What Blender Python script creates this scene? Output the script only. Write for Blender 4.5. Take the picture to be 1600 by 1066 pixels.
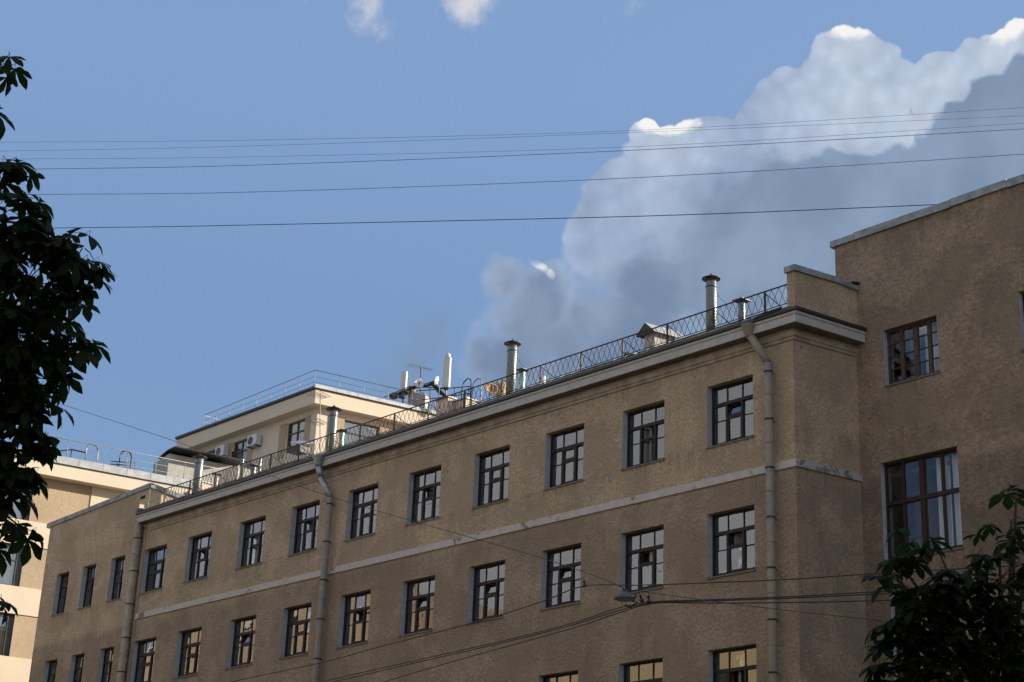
import bpy, math, random
import numpy as np
from mathutils import Vector, Matrix
PI = math.pi
random.seed(7)
for o in list(bpy.data.objects): bpy.data.objects.remove(o, do_unlink=True)
S = bpy.context.scene
COL = S.collection

# ------------------------------------------------------------------ camera
CAM = np.array([25.1232, -32.3818, 1.6]); YAW, PITCH, ROLL = [math.radians(a) for a in (47.88599, 21.14264, 2.39682)]
FPX = 2651.924
def cam_axes():
    cy, sy, cp, sp, cr, sr = math.cos(YAW), math.sin(YAW), math.cos(PITCH), math.sin(PITCH), math.cos(ROLL), math.sin(ROLL)
    f = np.array([-sy*cp, cy*cp, sp]); r = np.array([cy, sy, 0]); u = np.cross(r, f)
    return cr*r+sr*u, -sr*r+cr*u, f
AR, AU, AF = cam_axes()
def at(u, v, d):                       # a point of the photograph at depth d
    return Vector(CAM + d*(AF + AR*(u-800)/FPX - AU*(v-533)/FPX))
def at_y(u, v, y):
    k = AF + AR*(u-800)/FPX - AU*(v-533)/FPX
    return Vector(CAM + k*(y-CAM[1])/k[1])
def px(P):
    d = np.array(P)-CAM; z = d@AF
    return 800+FPX*(d@AR)/z, 533-FPX*(d@AU)/z, z
cd = bpy.data.cameras.new("camera"); cam = bpy.data.objects.new("camera", cd); COL.objects.link(cam)
cd.sensor_width = 36; cd.lens = FPX*36/1600; cd.clip_start = .1; cd.clip_end = 5000
M = Matrix.Identity(4)
for i in range(3):
    M[i][0] = AR[i]; M[i][1] = AU[i]; M[i][2] = -AF[i]; M[i][3] = CAM[i]
cam.matrix_world = M; S.camera = cam

# ------------------------------------------------------------------ light
SUN_AZ, SUN_EL, EXPO = 56.0, 15.0, 1.25
S.view_settings.view_transform = 'Standard'; S.view_settings.look = 'None'
S.view_settings.exposure = EXPO; S.view_settings.gamma = 1; S.view_settings.use_curve_mapping = False
sl = bpy.data.lights.new("sun", 'SUN'); sl.energy = 5.0; sl.angle = math.radians(.5); sl.color = (1, .86, .68)
so = bpy.data.objects.new("sun", sl); COL.objects.link(so)
sd = Vector((math.cos(math.radians(SUN_AZ))*math.cos(math.radians(SUN_EL)), math.sin(math.radians(SUN_AZ))*math.cos(math.radians(SUN_EL)), math.sin(math.radians(SUN_EL))))
so.rotation_euler = sd.to_track_quat('Z', 'Y').to_euler(); so.location = (0, 0, 60)
SKY_STRENGTH = .11

class NT:                               # small node helper
    def __init__(s, nt): s.nt = nt
    def n(s, t, **k):
        a = s.nt.nodes.new(t)
        for x, y in k.items(): setattr(a, x, y)
        return a
    def put(s, sock, v):
        if isinstance(v, bpy.types.NodeSocket): s.nt.links.new(v, sock)
        elif v is not None: sock.default_value = v
    def math(s, op, a, b=None, c=None, clamp=False):
        m = s.n('ShaderNodeMath', operation=op, use_clamp=clamp); s.put(m.inputs[0], a); s.put(m.inputs[1], b); s.put(m.inputs[2], c); return m.outputs[0]
    def vec(s, op, a, b=None):
        m = s.n('ShaderNodeVectorMath', operation=op); s.put(m.inputs[0], a); s.put(m.inputs[1], b)
        return m.outputs['Value'] if op in ('LENGTH', 'DOT_PRODUCT', 'DISTANCE') else m.outputs[0]
    def mix(s, f, a, b, bt='MIX'):
        m = s.n('ShaderNodeMix', data_type='RGBA', blend_type=bt)
        s.put(m.inputs[0], f); s.put(m.inputs[6], a if isinstance(a, bpy.types.NodeSocket) else (*a, 1)[:4]); s.put(m.inputs[7], b if isinstance(b, bpy.types.NodeSocket) else (*b, 1)[:4]); return m.outputs[2]
    def noise(s, v, sc, det=4, rough=.55, dist=0):
        m = s.n('ShaderNodeTexNoise'); s.put(m.inputs['Vector'], v); m.inputs['Scale'].default_value = sc; m.inputs['Detail'].default_value = det
        m.inputs['Roughness'].default_value = rough; m.inputs['Distortion'].default_value = dist; return m.outputs['Fac']
    def ramp(s, f, a, b, lo=0., hi=1.):
        m = s.n('ShaderNodeMapRange', interpolation_type='SMOOTHSTEP'); s.put(m.inputs[0], f)
        m.inputs[1].default_value = a; m.inputs[2].default_value = b; m.inputs[3].default_value = lo; m.inputs[4].default_value = hi; return m.outputs[0]

# ------------------------------------------------------------------ sky
def azel(u, v):
    k = AF + AR*(u-800)/FPX - AU*(v-533)/FPX; k = k/np.linalg.norm(k)
    return math.degrees(math.atan2(k[1], k[0])), math.degrees(math.asin(k[2]))
def blob_group(name, blobs, warp, fine=.35):
    """height field of rounded lobes with an irregular outline"""
    g = bpy.data.node_groups.new(name, 'ShaderNodeTree')
    g.interface.new_socket('P', in_out='INPUT', socket_type='NodeSocketVector'); g.interface.new_socket('W', in_out='INPUT', socket_type='NodeSocketFloat'); g.interface.new_socket('S', in_out='OUTPUT', socket_type='NodeSocketFloat')
    N = NT(g); gi = N.n('NodeGroupInput'); go = N.n('NodeGroupOutput'); p = gi.outputs[0]; cur = None
    for (u, v, ru, rv, rot, hgt) in blobs:
        a, e = azel(u, v); k = math.degrees(1/FPX)
        q = N.vec('SUBTRACT', p, (a, e, 0)); c, s_ = math.cos(math.radians(rot)), math.sin(math.radians(rot))
        x = N.vec('DOT_PRODUCT', q, (-c/(ru*k), s_/(ru*k), 0)); y = N.vec('DOT_PRODUCT', q, (s_/(rv*k), c/(rv*k), 0))
        d = N.math('SQRT', N.math('MULTIPLY_ADD', x, x, N.math('MULTIPLY', y, y)))
        h = N.math('MULTIPLY_ADD', d, -hgt, hgt)
        cur = h if cur is None else N.math('SMOOTH_MAX', cur, h, .08)
    N.put(go.inputs[0], N.math('MULTIPLY_ADD', gi.outputs[1], warp, cur)); return g
MASS = [(1335, 150, 108, 100, 0, 1), (1318, 88, 56, 44, 0, .8), (1225, 190, 100, 72, 25, 1), (1040, 245, 70, 50, 0, .9), (1100, 240, 90, 60, 15, 1), (985, 320, 92, 75, 0, 1), (930, 380, 62, 60, 0, .9), (1180, 400, 320, 180, 15, 1.4),
        (1420, 290, 240, 120, 0, 1.2), (1540, 120, 72, 62, 30, 1), (1590, 90, 60, 52, 0, .9), (1600, 230, 170, 120, 0, 1), (835, 490, 100, 82, 30, .9), (900, 560, 200, 110, 0, 1.2), (792, 448, 48, 56, 15, .55),
        (750, 560, 50, 66, 0, .5), (1700, 380, 300, 260, 0, 1.2), (1500, 700, 650, 250, 0, 1.2), (1010, 212, 30, 26, 0, .8), (1474, 150, 62, 66, 0, 1.3), (1000, 560, 260, 120, 0, 1.3), (1400, 420, 200, 120, 0, 1.3)]
FRONT = [(1280, 420, 330, 180, 0, 1.3), (1430, 330, 210, 100, 0, 1.2), (1310, 300, 105, 66, 0, 1), (1225, 300, 60, 55, 0, .9), (1370, 300, 60, 55, 0, .9), (1520, 250, 100, 95, 20, 1.1), (1560, 175, 72, 62, 30, 1), (1605, 130, 52, 48, 0, .9), (1160, 360, 120, 62, 0, 1),
         (1040, 450, 140, 60, 0, 1), (960, 520, 140, 100, 0, 1), (830, 490, 92, 78, 30, .9), (792, 450, 50, 60, 15, .6), (900, 570, 220, 100, 0, 1.2), (1500, 700, 650, 260, 0, 1.3), (1700, 380, 300, 240, 0, 1.2)]
GLOW = [(1430, 185, 60, 90, 10, 1), (1325, 75, 80, 55, 0, 1), (1560, 80, 90, 60, 30, 1), (1350, 150, 130, 100, 0, .7), (1030, 215, 70, 40, 0, .5), (1480, 130, 60, 60, 0, .8)]
RIM = [(1325, 44, 48, 22, 0, .85), (1042, 193, 62, 20, 0, 1), (1582, 40, 52, 22, 20, .8), (838, 410, 30, 9, -34, .8), (860, 428, 12, 8, -50, .6)]
WISP = [(575, 16, 42, 60, 20, .42), (735, -4, 62, 54, 0, .9), (470, -20, 30, 30, 0, .3), (980, 0, 30, 22, 0, .05)]
SMOKE = [(672, 530, 40, 48, -30, .55), (645, 580, 46, 48, 0, .5), (610, 600, 30, 40, 0, .3)]
def make_world():
    w = bpy.data.worlds.new("World"); S.world = w; w.use_nodes = True; nt = w.node_tree; nt.nodes.clear(); N = NT(nt)
    out = N.n('ShaderNodeOutputWorld'); bg = N.n('ShaderNodeBackground'); bg.inputs['Strength'].default_value = SKY_STRENGTH
    sky = N.n('ShaderNodeTexSky', sky_type='NISHITA'); sky.sun_disc = False; sky.sun_elevation = math.radians(SUN_EL)
    sky.sun_rotation = math.radians(90-SUN_AZ); sky.air_density = 1.0; sky.dust_density = .6; sky.ozone_density = 2.0; sky.altitude = 0
    tc = N.n('ShaderNodeTexCoord'); d = N.vec('NORMALIZE', tc.outputs['Generated']); sp = N.n('ShaderNodeSeparateXYZ'); N.put(sp.inputs[0], d)
    az = N.math('MULTIPLY', N.math('ARCTAN2', sp.outputs[1], sp.outputs[0]), 180/PI); el = N.math('MULTIPLY', N.math('ARCSINE', sp.outputs[2]), 180/PI)
    cb = N.n('ShaderNodeCombineXYZ'); N.put(cb.inputs[0], az); N.put(cb.inputs[1], el); p = cb.outputs[0]
    k = 1/(SKY_STRENGTH*2**EXPO)
    def n2(sc, det, rough=.5):
        m = N.n('ShaderNodeTexNoise', noise_dimensions='2D'); N.put(m.inputs['Vector'], p); m.inputs['Scale'].default_value = sc; m.inputs['Detail'].default_value = det; m.inputs['Roughness'].default_value = rough; return m.outputs[0]
    vo = N.n('ShaderNodeTexVoronoi', voronoi_dimensions='2D'); vo.feature = 'SMOOTH_F1'; vo.inputs['Scale'].default_value = 1.25; vo.inputs['Smoothness'].default_value = .35
    nd = N.n('ShaderNodeTexNoise', noise_dimensions='2D'); N.put(nd.inputs['Vector'], p); nd.inputs['Scale'].default_value = .9; nd.inputs['Detail'].default_value = 3
    N.put(vo.inputs['Vector'], N.vec('ADD', p, N.vec('MULTIPLY', N.vec('SUBTRACT', nd.outputs[1], (.5, .5, .5)), (.9, .9, 0))))
    lump = N.math('SUBTRACT', .42, vo.outputs['Distance'])
    wA = N.math('ADD', N.math('MULTIPLY', N.math('SUBTRACT', n2(.62, 5, .52), .5), .9), N.math('MULTIPLY', lump, .42))
    fz = N.math('SUBTRACT', n2(1.1, 8, .62), .5)
    def call(g, w):
        m = N.n('ShaderNodeGroup'); m.node_tree = g; N.put(m.inputs[0], p); N.put(m.inputs[1], w); return m.outputs[0]
    s0 = call(blob_group('cloud_mass', MASS, .42), wA); fr = call(blob_group('cloud_front', FRONT, .50), N.math('ADD', wA, N.math('MULTIPLY', fz, .35)))
    gl = call(blob_group('cloud_glow', GLOW, .5), wA); ri = call(blob_group('cloud_rim', RIM, .9), fz); wi = call(blob_group('cloud_wisp', WISP, 1.0), N.math('MULTIPLY', fz, .85)); sm = call(blob_group('smoke', SMOKE, 1.0), fz)
    def step(v, a, b_):
        m = N.n('ShaderNodeMapRange', interpolation_type='SMOOTHSTEP'); N.put(m.inputs[0], v); N.put(m.inputs[1], a); N.put(m.inputs[2], b_); return m.outputs[0]
    dens = step(s0, -.02, N.ramp(el, 20, 26.5, .48, .055))
    right = N.ramp(az, 126, 134, 1, 0)                   # the near cloud is crisp at the right, dissolving at the left
    front = step(fr, -.05, N.math('MULTIPLY_ADD', right, -.42, .52))
    soft = n2(.35, 4, .45)
    back = N.mix(N.ramp(gl, -.6, .9), N.mix(N.ramp(soft, .35, .65), (.315, .405, .575), (.385, .475, .645)), (.52, .60, .725))
    lit = N.math('MULTIPLY_ADD', N.math('MULTIPLY', lump, N.math('SUBTRACT', 1, N.math('MULTIPLY', front, .8))), .20, 1)
    dark = N.mix(N.ramp(soft, .32, .68), (.185, .255, .385), (.262, .345, .495)); dark = N.mix(N.math('MULTIPLY', right, .35), dark, (.25, .335, .48))
    base = N.mix(front, back, dark); cbl = N.n('ShaderNodeCombineXYZ'); [N.put(cbl.inputs[q], lit) for q in range(3)]; base = N.mix(1.0, base, cbl.outputs[0], 'MULTIPLY')
    rim = N.math('MULTIPLY', N.ramp(ri, -.05, .40), N.math('SUBTRACT', 1, N.math('MULTIPLY', front, .8)))
    base = N.mix(N.math('MULTIPLY', rim, .95, clamp=True), base, (.95, .93, .91))
    # clear sky: the physical sky drawn towards the even summer blue of the photograph
    g1 = N.mix(N.ramp(el, 4, 20), (.142, .268, .505), (.156, .290, .545)); g2 = N.mix(N.ramp(el, 19, 31), g1, (.212, .352, .635)); g3_ = N.mix(N.ramp(el, 34, 85), g2, (.17, .26, .46))  # zenith above the frame brightened to lift the shaded facade
    skyc = N.mix(.80, N.mix(1.0, sky.outputs[0], (1.25, 1.0, .82), 'MULTIPLY'), N.mix(1.0, g3_, (k, k, k), 'MULTIPLY'))
    cl = N.mix(1.0, base, (k, k, k), 'MULTIPLY')
    res = N.mix(dens, skyc, cl)
    wd = N.math('MULTIPLY', N.ramp(wi, -.02, .70), .85); res = N.mix(wd, res, (.74*k, .72*k, .74*k))
    res = N.mix(N.math('MULTIPLY', N.ramp(sm, -.3, .6), .55), res, (.21*k, .285*k, .42*k))
    # unseen clouds away from the blobs, made bright and wide to light the facade
    g3 = N.noise(d, 2.3, 7, .58, .3); away = N.ramp(N.math('ABSOLUTE', N.math('SUBTRACT', az, 138)), 24, 45)
    gd = N.math('MULTIPLY', N.math('MULTIPLY', N.ramp(g3, .44, .57), away), N.ramp(el, 3, 12))
    res = N.mix(gd, res, N.mix(N.noise(d, 6, 5), (.50*k, .54*k, .60*k), (1.15*k, 1.12*k, 1.08*k)))
    N.put(bg.inputs['Color'], res); nt.links.new(bg.outputs[0], out.inputs[0])
make_world()

# ------------------------------------------------------------------ materials
def newmat(name):
    m = bpy.data.materials.new(name); m.use_nodes = True; m.node_tree.nodes.clear(); N = NT(m.node_tree)
    out = N.n('ShaderNodeOutputMaterial'); b = N.n('ShaderNodeBsdfPrincipled'); m.node_tree.links.new(b.outputs[0], out.inputs[0])
    g = N.n('ShaderNodeNewGeometry'); return m, N, b, g.outputs['Position']
def bump(N, b, h, strength, dist):
    bn = N.n('ShaderNodeBump'); bn.inputs['Strength'].default_value = strength; bn.inputs['Distance'].default_value = dist; N.put(bn.inputs['Height'], h); N.put(b.inputs['Normal'], bn.outputs[0])
def stretch(N, P, v): return N.vec('MULTIPLY', P, v)
def m_plain(name, c, rough=.6, metal=0, var=.25, sc=3., bs=0., bsc=20., spec=.5):
    m, N, b, P = newmat(name)
    n = N.noise(P, sc, 5, .6); d = tuple(x*(1-var) for x in c); e = tuple(min(1, x*(1+var)) for x in c)
    N.put(b.inputs['Base Color'], N.mix(N.ramp(n, .3, .7), d, e)); b.inputs['Roughness'].default_value = rough; b.inputs['Metallic'].default_value = metal
    b.inputs['Specular IOR Level'].default_value = spec
    if bs: bump(N, b, N.noise(P, bsc, 4, .6), bs, .02)
    return m
def m_stucco(name, c, rel=.6, stain=1.0, coarse=13.):
    m, N, b, P = newmat(name)
    big = N.noise(P, .32, 5, .6, .3); mid = N.noise(P, 1.6, 6, .65, .4); fin = N.noise(P, 16, 5, .7); streak = N.noise(stretch(N, P, (1.5, 1.5, .22)), 1.6, 6, .65)
    col = N.mix(N.ramp(big, .34, .66), tuple(x*(1-.12*stain) for x in c), tuple(x*(1+.07*stain) for x in c))
    col = N.mix(N.math('MULTIPLY', N.ramp(mid, .48, .72), .28*stain), col, (c[0]*.70, c[1]*.74, c[2]*.83))
    col = N.mix(N.math('MULTIPLY', N.ramp(streak, .52, .74), .45*stain), col, tuple(x*.58 for x in c))
    col = N.mix(N.math('MULTIPLY', N.ramp(fin, .3, .75), .35), tuple(x*1.0 for x in c), col, 'MIX') if False else col
    sz = N.n('ShaderNodeSeparateXYZ'); N.put(sz.inputs[0], P); Z = sz.outputs[2]
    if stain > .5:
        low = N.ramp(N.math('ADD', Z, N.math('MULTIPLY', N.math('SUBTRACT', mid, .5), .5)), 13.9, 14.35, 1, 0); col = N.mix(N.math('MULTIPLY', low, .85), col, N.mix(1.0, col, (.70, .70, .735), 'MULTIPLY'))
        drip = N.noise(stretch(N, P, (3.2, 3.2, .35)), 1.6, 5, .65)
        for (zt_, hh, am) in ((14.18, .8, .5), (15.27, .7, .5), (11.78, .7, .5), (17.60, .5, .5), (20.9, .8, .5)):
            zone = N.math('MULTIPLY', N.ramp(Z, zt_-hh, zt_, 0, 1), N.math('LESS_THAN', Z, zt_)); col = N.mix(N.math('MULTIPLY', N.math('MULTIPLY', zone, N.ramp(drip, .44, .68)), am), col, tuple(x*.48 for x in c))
        rp = N.noise(N.vec('ADD', P, (31., 7., 3.)), .55, 3, .5); col = N.mix(N.math('MULTIPLY', N.ramp(rp, .63, .645), .30), col, (c[0]*1.0, c[1]*.97, c[2]*.97))
    sp = N.mix(N.ramp(fin, .25, .75), (1-.18*rel,)*3, (1+.12*rel,)*3); col = N.mix(1.0, col, sp, 'MULTIPLY')
    N.put(b.inputs['Base Color'], col); b.inputs['Roughness'].default_value = .95; b.inputs['Specular IOR Level'].default_value = .2
    vor = N.n('ShaderNodeTexVoronoi'); vor.feature = 'SMOOTH_F1'; vor.inputs['Scale'].default_value = coarse; N.put(vor.inputs['Vector'], P)
    h = N.math('ADD', N.math('MULTIPLY', N.noise(P, coarse, 6, .68, 1.2), 1.0), N.math('MULTIPLY', vor.outputs['Distance'], .35))
    h = N.math('MULTIPLY', h, N.ramp(N.noise(P, .6, 3), .35, .65, .55, 1.2))
    N.put(b.inputs['Base Color'], N.mix(1.0, col, N.mix(N.ramp(h, .42, .85), (1-.24*rel,)*3, (1+.14*rel,)*3), 'MULTIPLY'))  # relief shading put into the colour: hollows darker, ridges lighter
    bump(N, b, h, rel, .07); return m
def m_flaky(name, c, under, amt):
    m, N, b, P = newmat(name)
    f = N.noise(P, 2.6, 9, .72, .8); g = N.noise(P, .35, 3, .5)
    k = N.ramp(N.math('ADD', f, N.math('MULTIPLY', N.math('SUBTRACT', g, .5), .35)), amt, amt+.075)
    col = N.mix(N.ramp(N.noise(P, 5, 5), .3, .7), tuple(x*.85 for x in c), c); N.put(b.inputs['Base Color'], N.mix(k, col, under)); b.inputs['Roughness'].default_value = .85
    bump(N, b, N.math('SUBTRACT', 1, k), .5, .012); return m
def m_glass(name='window_glass', refl=1.9, bias=.10):
    m = bpy.data.materials.new(name); m.use_nodes = True; nt = m.node_tree; nt.nodes.clear(); N = NT(nt)
    out = N.n('ShaderNodeOutputMaterial'); tr = N.n('ShaderNodeBsdfTransparent'); gl = N.n('ShaderNodeBsdfGlossy'); gl.inputs['Roughness'].default_value = .015
    tr.inputs[0].default_value = (.90, .93, .95, 1); gl.inputs[0].default_value = (.95, .97, 1, 1)
    fr = N.n('ShaderNodeFresnel'); fr.inputs[0].default_value = 1.55; P = N.n('ShaderNodeNewGeometry').outputs['Position']
    bn = N.n('ShaderNodeBump'); bn.inputs['Strength'].default_value = .12; bn.inputs['Distance'].default_value = .02; N.put(bn.inputs['Height'], N.noise(P, 1.7, 2)); nt.links.new(bn.outputs[0], gl.inputs['Normal'])
    mx = N.n('ShaderNodeMixShader'); N.put(mx.inputs[0], N.math('MULTIPLY_ADD', fr.outputs[0], refl, bias, clamp=True)); nt.links.new(tr.outputs[0], mx.inputs[1]); nt.links.new(gl.outputs[0], mx.inputs[2]); nt.links.new(mx.outputs[0], out.inputs[0]); return m
def m_cloth(name, c):
    m, N, b, P = newmat(name); N.put(b.inputs['Base Color'], N.mix(N.noise(stretch(N, P, (6, 6, .3)), 2, 3), tuple(x*.75 for x in c), c)); b.inputs['Roughness'].default_value = 1
    return m
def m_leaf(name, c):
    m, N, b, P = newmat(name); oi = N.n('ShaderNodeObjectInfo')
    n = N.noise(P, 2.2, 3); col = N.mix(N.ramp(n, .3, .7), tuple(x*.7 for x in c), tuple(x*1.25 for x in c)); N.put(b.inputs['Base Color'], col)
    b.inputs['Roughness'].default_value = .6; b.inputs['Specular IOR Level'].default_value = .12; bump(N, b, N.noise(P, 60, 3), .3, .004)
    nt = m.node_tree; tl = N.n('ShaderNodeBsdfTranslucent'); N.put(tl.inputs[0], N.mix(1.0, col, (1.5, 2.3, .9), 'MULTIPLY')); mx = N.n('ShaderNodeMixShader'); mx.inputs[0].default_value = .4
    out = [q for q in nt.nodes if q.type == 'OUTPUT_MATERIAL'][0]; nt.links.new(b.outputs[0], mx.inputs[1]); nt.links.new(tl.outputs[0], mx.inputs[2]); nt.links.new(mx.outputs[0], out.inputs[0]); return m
def m_flue():
    m, N, b, P = newmat('galvanised_flue'); n = N.noise(stretch(N, P, (4, 4, 9)), 3, 4)
    N.put(b.inputs['Base Color'], N.mix(n, (.105, .13, .135), (.18, .20, .205))); b.inputs['Metallic'].default_value = .55; b.inputs['Roughness'].default_value = .33
    w = N.n('ShaderNodeTexWave', wave_type='BANDS', bands_direction='Z'); w.inputs['Scale'].default_value = 3.2; N.put(w.inputs['Vector'], P); bump(N, b, w.outputs['Fac'], .22, .012); return m
MAT = dict(
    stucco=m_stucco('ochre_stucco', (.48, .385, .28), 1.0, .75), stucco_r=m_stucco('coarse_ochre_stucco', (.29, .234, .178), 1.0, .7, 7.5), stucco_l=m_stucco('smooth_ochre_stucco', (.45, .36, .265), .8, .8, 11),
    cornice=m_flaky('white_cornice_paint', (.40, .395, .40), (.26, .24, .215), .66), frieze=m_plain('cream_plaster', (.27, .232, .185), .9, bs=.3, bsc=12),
    soffit=m_plain('dirty_shaded_soffit', (.17, .14, .11), .9), band=m_flaky('flaking_white_paint', (.45, .445, .44), (.16, .14, .12), .566), band_r=m_flaky('badly_flaking_paint', (.36, .36, .365), (.12, .12, .125), .465),
    reveal=m_plain('painted_reveal', (.30, .345, .40), .8, var=.12, sc=6), frame=m_plain('brown_window_paint', (.018, .012, .011), .5, sc=9, spec=.25), framer=m_plain('red_brown_wood', (.026, .0105, .0085), .5, var=.4, sc=8, spec=.25),
    framep=m_plain('peeling_wood', (.058, .034, .024), .7, var=.6, sc=14), inner=m_plain('inner_sash_paint', (.14, .14, .145), .6), sill=m_plain('sill_sheet', (.12, .125, .13), .45, .5, sc=5),
    glass=m_glass(), glass_dark=m_glass('shaded_glass', .42, .0), curtain=m_cloth('white_curtain', (.88, .91, .95)), curtain_d=m_cloth('purple_curtain', (.10, .075, .13)), curtain_g=m_cloth('grey_net', (.20, .21, .23)), curtain_y=m_cloth('reflection_yellow_curtain', (.80, .62, .34)), room=m_plain('room_wall', (.10, .09, .085), .9),
    coping=m_plain('zinc_coping', (.21, .235, .255), .55, .3, .3, 4, .15, 6), coping_b=m_plain('bright_zinc_sheet', (.42, .44, .45), .4, .35, .15, 2.5), roofsheet=m_plain('roof_sheet', (.24, .245, .25), .5, .3, .3, 2),
    black=m_plain('black_metal', (.018, .018, .02), .5, var=.3), iron=m_plain('rusty_iron', (.030, .023, .020), .7, var=.4, sc=12), pipe=m_flaky('drainpipe_paint', (.235, .20, .16), (.16, .18, .205), .53),
    pipe_l=m_plain('drainpipe_ochre', (.27, .225, .175), .7, var=.2), pipe_z=m_plain('zinc_pipe', (.25, .28, .30), .45, .5, .3, 6), flue=m_flue(),
    beige=m_stucco('beige_render', (.56, .495, .40), .10, .12, 14), tan=m_stucco('tan_render', (.37, .295, .21), .25, .4, 9), greywall=m_plain('grey_render', (.30, .30, .29), .85, var=.12), ribbed=m_plain('ribbed_sheet', (.34, .32, .31), .6, var=.2),
    rail=m_plain('grey_railing_paint', (.19, .195, .195), .5, .2), dframe=m_plain('anthracite_frame', (.045, .055, .06), .4), white=m_plain('white_plastic', (.50, .51, .52), .4, var=.06), darkgrille=m_plain('dark_grille', (.05, .05, .05), .6),
    rust=m_plain('rusty_dish', (.38, .24, .12), .7, var=.45, sc=9), pvent=m_plain('weathered_plaster', (.34, .33, .31), .85), brick=m_plain('pale_brick', (.52, .40, .33), .9, var=.35, sc=6, bs=.5, bsc=10), skywire=m_plain('aluminium_wire', (.16, .20, .27), .5), cable=m_plain('black_cable', (.012, .012, .013), .6), lamp=m_plain('lamp_enamel', (.05, .065, .085), .55, 0),
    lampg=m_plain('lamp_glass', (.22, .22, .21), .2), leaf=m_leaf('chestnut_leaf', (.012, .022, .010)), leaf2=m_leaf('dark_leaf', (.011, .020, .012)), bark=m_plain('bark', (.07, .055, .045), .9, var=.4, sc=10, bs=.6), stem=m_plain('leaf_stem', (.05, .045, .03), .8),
    asphalt=m_plain('asphalt', (.05, .05, .052), .85, var=.2, sc=2, bs=.3, bsc=60), paving=m_plain('paving', (.15, .145, .14), .85, var=.2, sc=1.5, bs=.2), kerb=m_plain('granite_kerb', (.30, .29, .28), .8), earth=m_plain('ground', (.09, .085, .075), .95),
    paint=m_plain('road_paint', (.75, .75, .72), .7), yellow=m_stucco('yellow_render', (.30, .25, .16), .2, .4), pink=m_stucco('pinkish_render', (.30, .235, .18), .2, .4), shopglass=m_plain('dark_window', (.03, .035, .04), .1), patch=m_plain('teal_patina', (.28, .42, .38), .5, .4))

# ------------------------------------------------------------------ mesh helpers
class MB:
    def __init__(s): s.v = []; s.f = []; s.sm = []
    def quad(s, a, b, c, d): n = len(s.v); s.v += [tuple(a), tuple(b), tuple(c), tuple(d)]; s.f.append((n, n+1, n+2, n+3)); s.sm.append(False)
    def obox(s, o, a, b, c):           # corner + three edge vectors
        o, a, b, c = Vector(o), Vector(a), Vector(b), Vector(c); n = len(s.v)
        s.v += [tuple(p) for p in (o, o+a, o+a+b, o+b, o+c, o+a+c, o+a+b+c, o+b+c)]
        fl = [(0, 3, 2, 1), (4, 5, 6, 7), (0, 1, 5, 4), (1, 2, 6, 5), (2, 3, 7, 6), (3, 0, 4, 7)]
        if a.cross(b).dot(c) < 0: fl = [f[::-1] for f in fl]
        s.f += [tuple(n+i for i in f) for f in fl]; s.sm += [False]*6; return s
    def box(s, x0, x1, y0, y1, z0, z1): return s.obox((x0, y0, z0), (x1-x0, 0, 0), (0, y1-y0, 0), (0, 0, z1-z0))
    def tube(s, pts, r, n=8, caps=True):
        pts = [Vector(p) for p in pts]; rs = r if isinstance(r, (list, tuple)) else [r]*len(pts); base = len(s.v)
        for i, p in enumerate(pts):
            t = (pts[min(i+1, len(pts)-1)]-pts[max(i-1, 0)]).normalized(); u = t.cross(Vector((0, 0, 1)))
            if u.length < .05: u = t.cross(Vector((1, 0, 0)))
            u.normalize(); w = t.cross(u)
            for k in range(n):
                a = 2*PI*k/n; s.v.append(tuple(p+(u*math.cos(a)+w*math.sin(a))*rs[i]))
        for i in range(len(pts)-1):
            for k in range(n):
                a = base+i*n+k; b = base+i*n+(k+1) % n; s.f.append((a, a+n, b+n, b)); s.sm.append(n > 5)
        if caps:
            s.f.append(tuple(base+k for k in range(n))); s.f.append(tuple(base+(len(pts)-1)*n+k for k in reversed(range(n)))); s.sm += [False, False]
        return s
    def lathe(s, c, prof, n=16):        # prof: (radius, z) from bottom to top
        c = Vector(c); base = len(s.v)
        for r, z in prof:
            for k in range(n): a = 2*PI*k/n; s.v.append((c.x+r*math.cos(a), c.y+r*math.sin(a), c.z+z))
        for i in range(len(prof)-1):
            for k in range(n):
                a = base+i*n+k; b = base+i*n+(k+1) % n; s.f.append((a, b, b+n, a+n)); s.sm.append(True)
        s.f.append(tuple(base+k for k in reversed(range(n)))); s.f.append(tuple(base+(len(prof)-1)*n+k for k in range(n))); s.sm += [False, False]; return s
    def poly_extrude(s, poly, vec):    # closed polygon + extrusion vector
        n0 = len(s.v); m = len(poly); vec = Vector(vec)
        s.v += [tuple(p) for p in poly]+[tuple(Vector(p)+vec) for p in poly]
        s.f.append(tuple(range(n0, n0+m))); s.f.append(tuple(reversed(range(n0+m, n0+2*m)))); s.sm += [False]*2
        for i in range(m): j = (i+1) % m; s.f.append((n0+i, n0+m+i, n0+m+j, n0+j)); s.sm.append(False)
        return s
    def mesh(s, name, mat):
        me = bpy.data.meshes.new(name); me.from_pydata(s.v, [], s.f); me.materials.append(mat); me.polygons.foreach_set('use_smooth', s.sm); me.update(); return me
    def build(s, name, mat, parent=None, **kw): return link(name, s.mesh(name, mat), parent, **kw)
def origin_of(p):
    o = Vector((0, 0, 0))
    while p: o += p.location; p = p.parent
    return o
def link(name, me, parent=None, loc=(0, 0, 0), local=False, label=None, kind=None):
    o = bpy.data.objects.new(name, me); COL.objects.link(o); o.location = loc
    if parent:
        o.parent = parent
        if not local: o.matrix_parent_inverse = parent_world(parent).inverted()
    if label: o['label'] = label
    if kind: o['kind'] = kind
    return o
def parent_world(p):
    m = Matrix.LocRotScale(p.location, p.rotation_euler, p.scale)
    if p.parent: m = parent_world(p.parent) @ p.matrix_parent_inverse @ m
    return m
def tag(o, label, cat, group=None):
    o['label'] = label; o['category'] = cat
    if group: o['group'] = group
    return o
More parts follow.
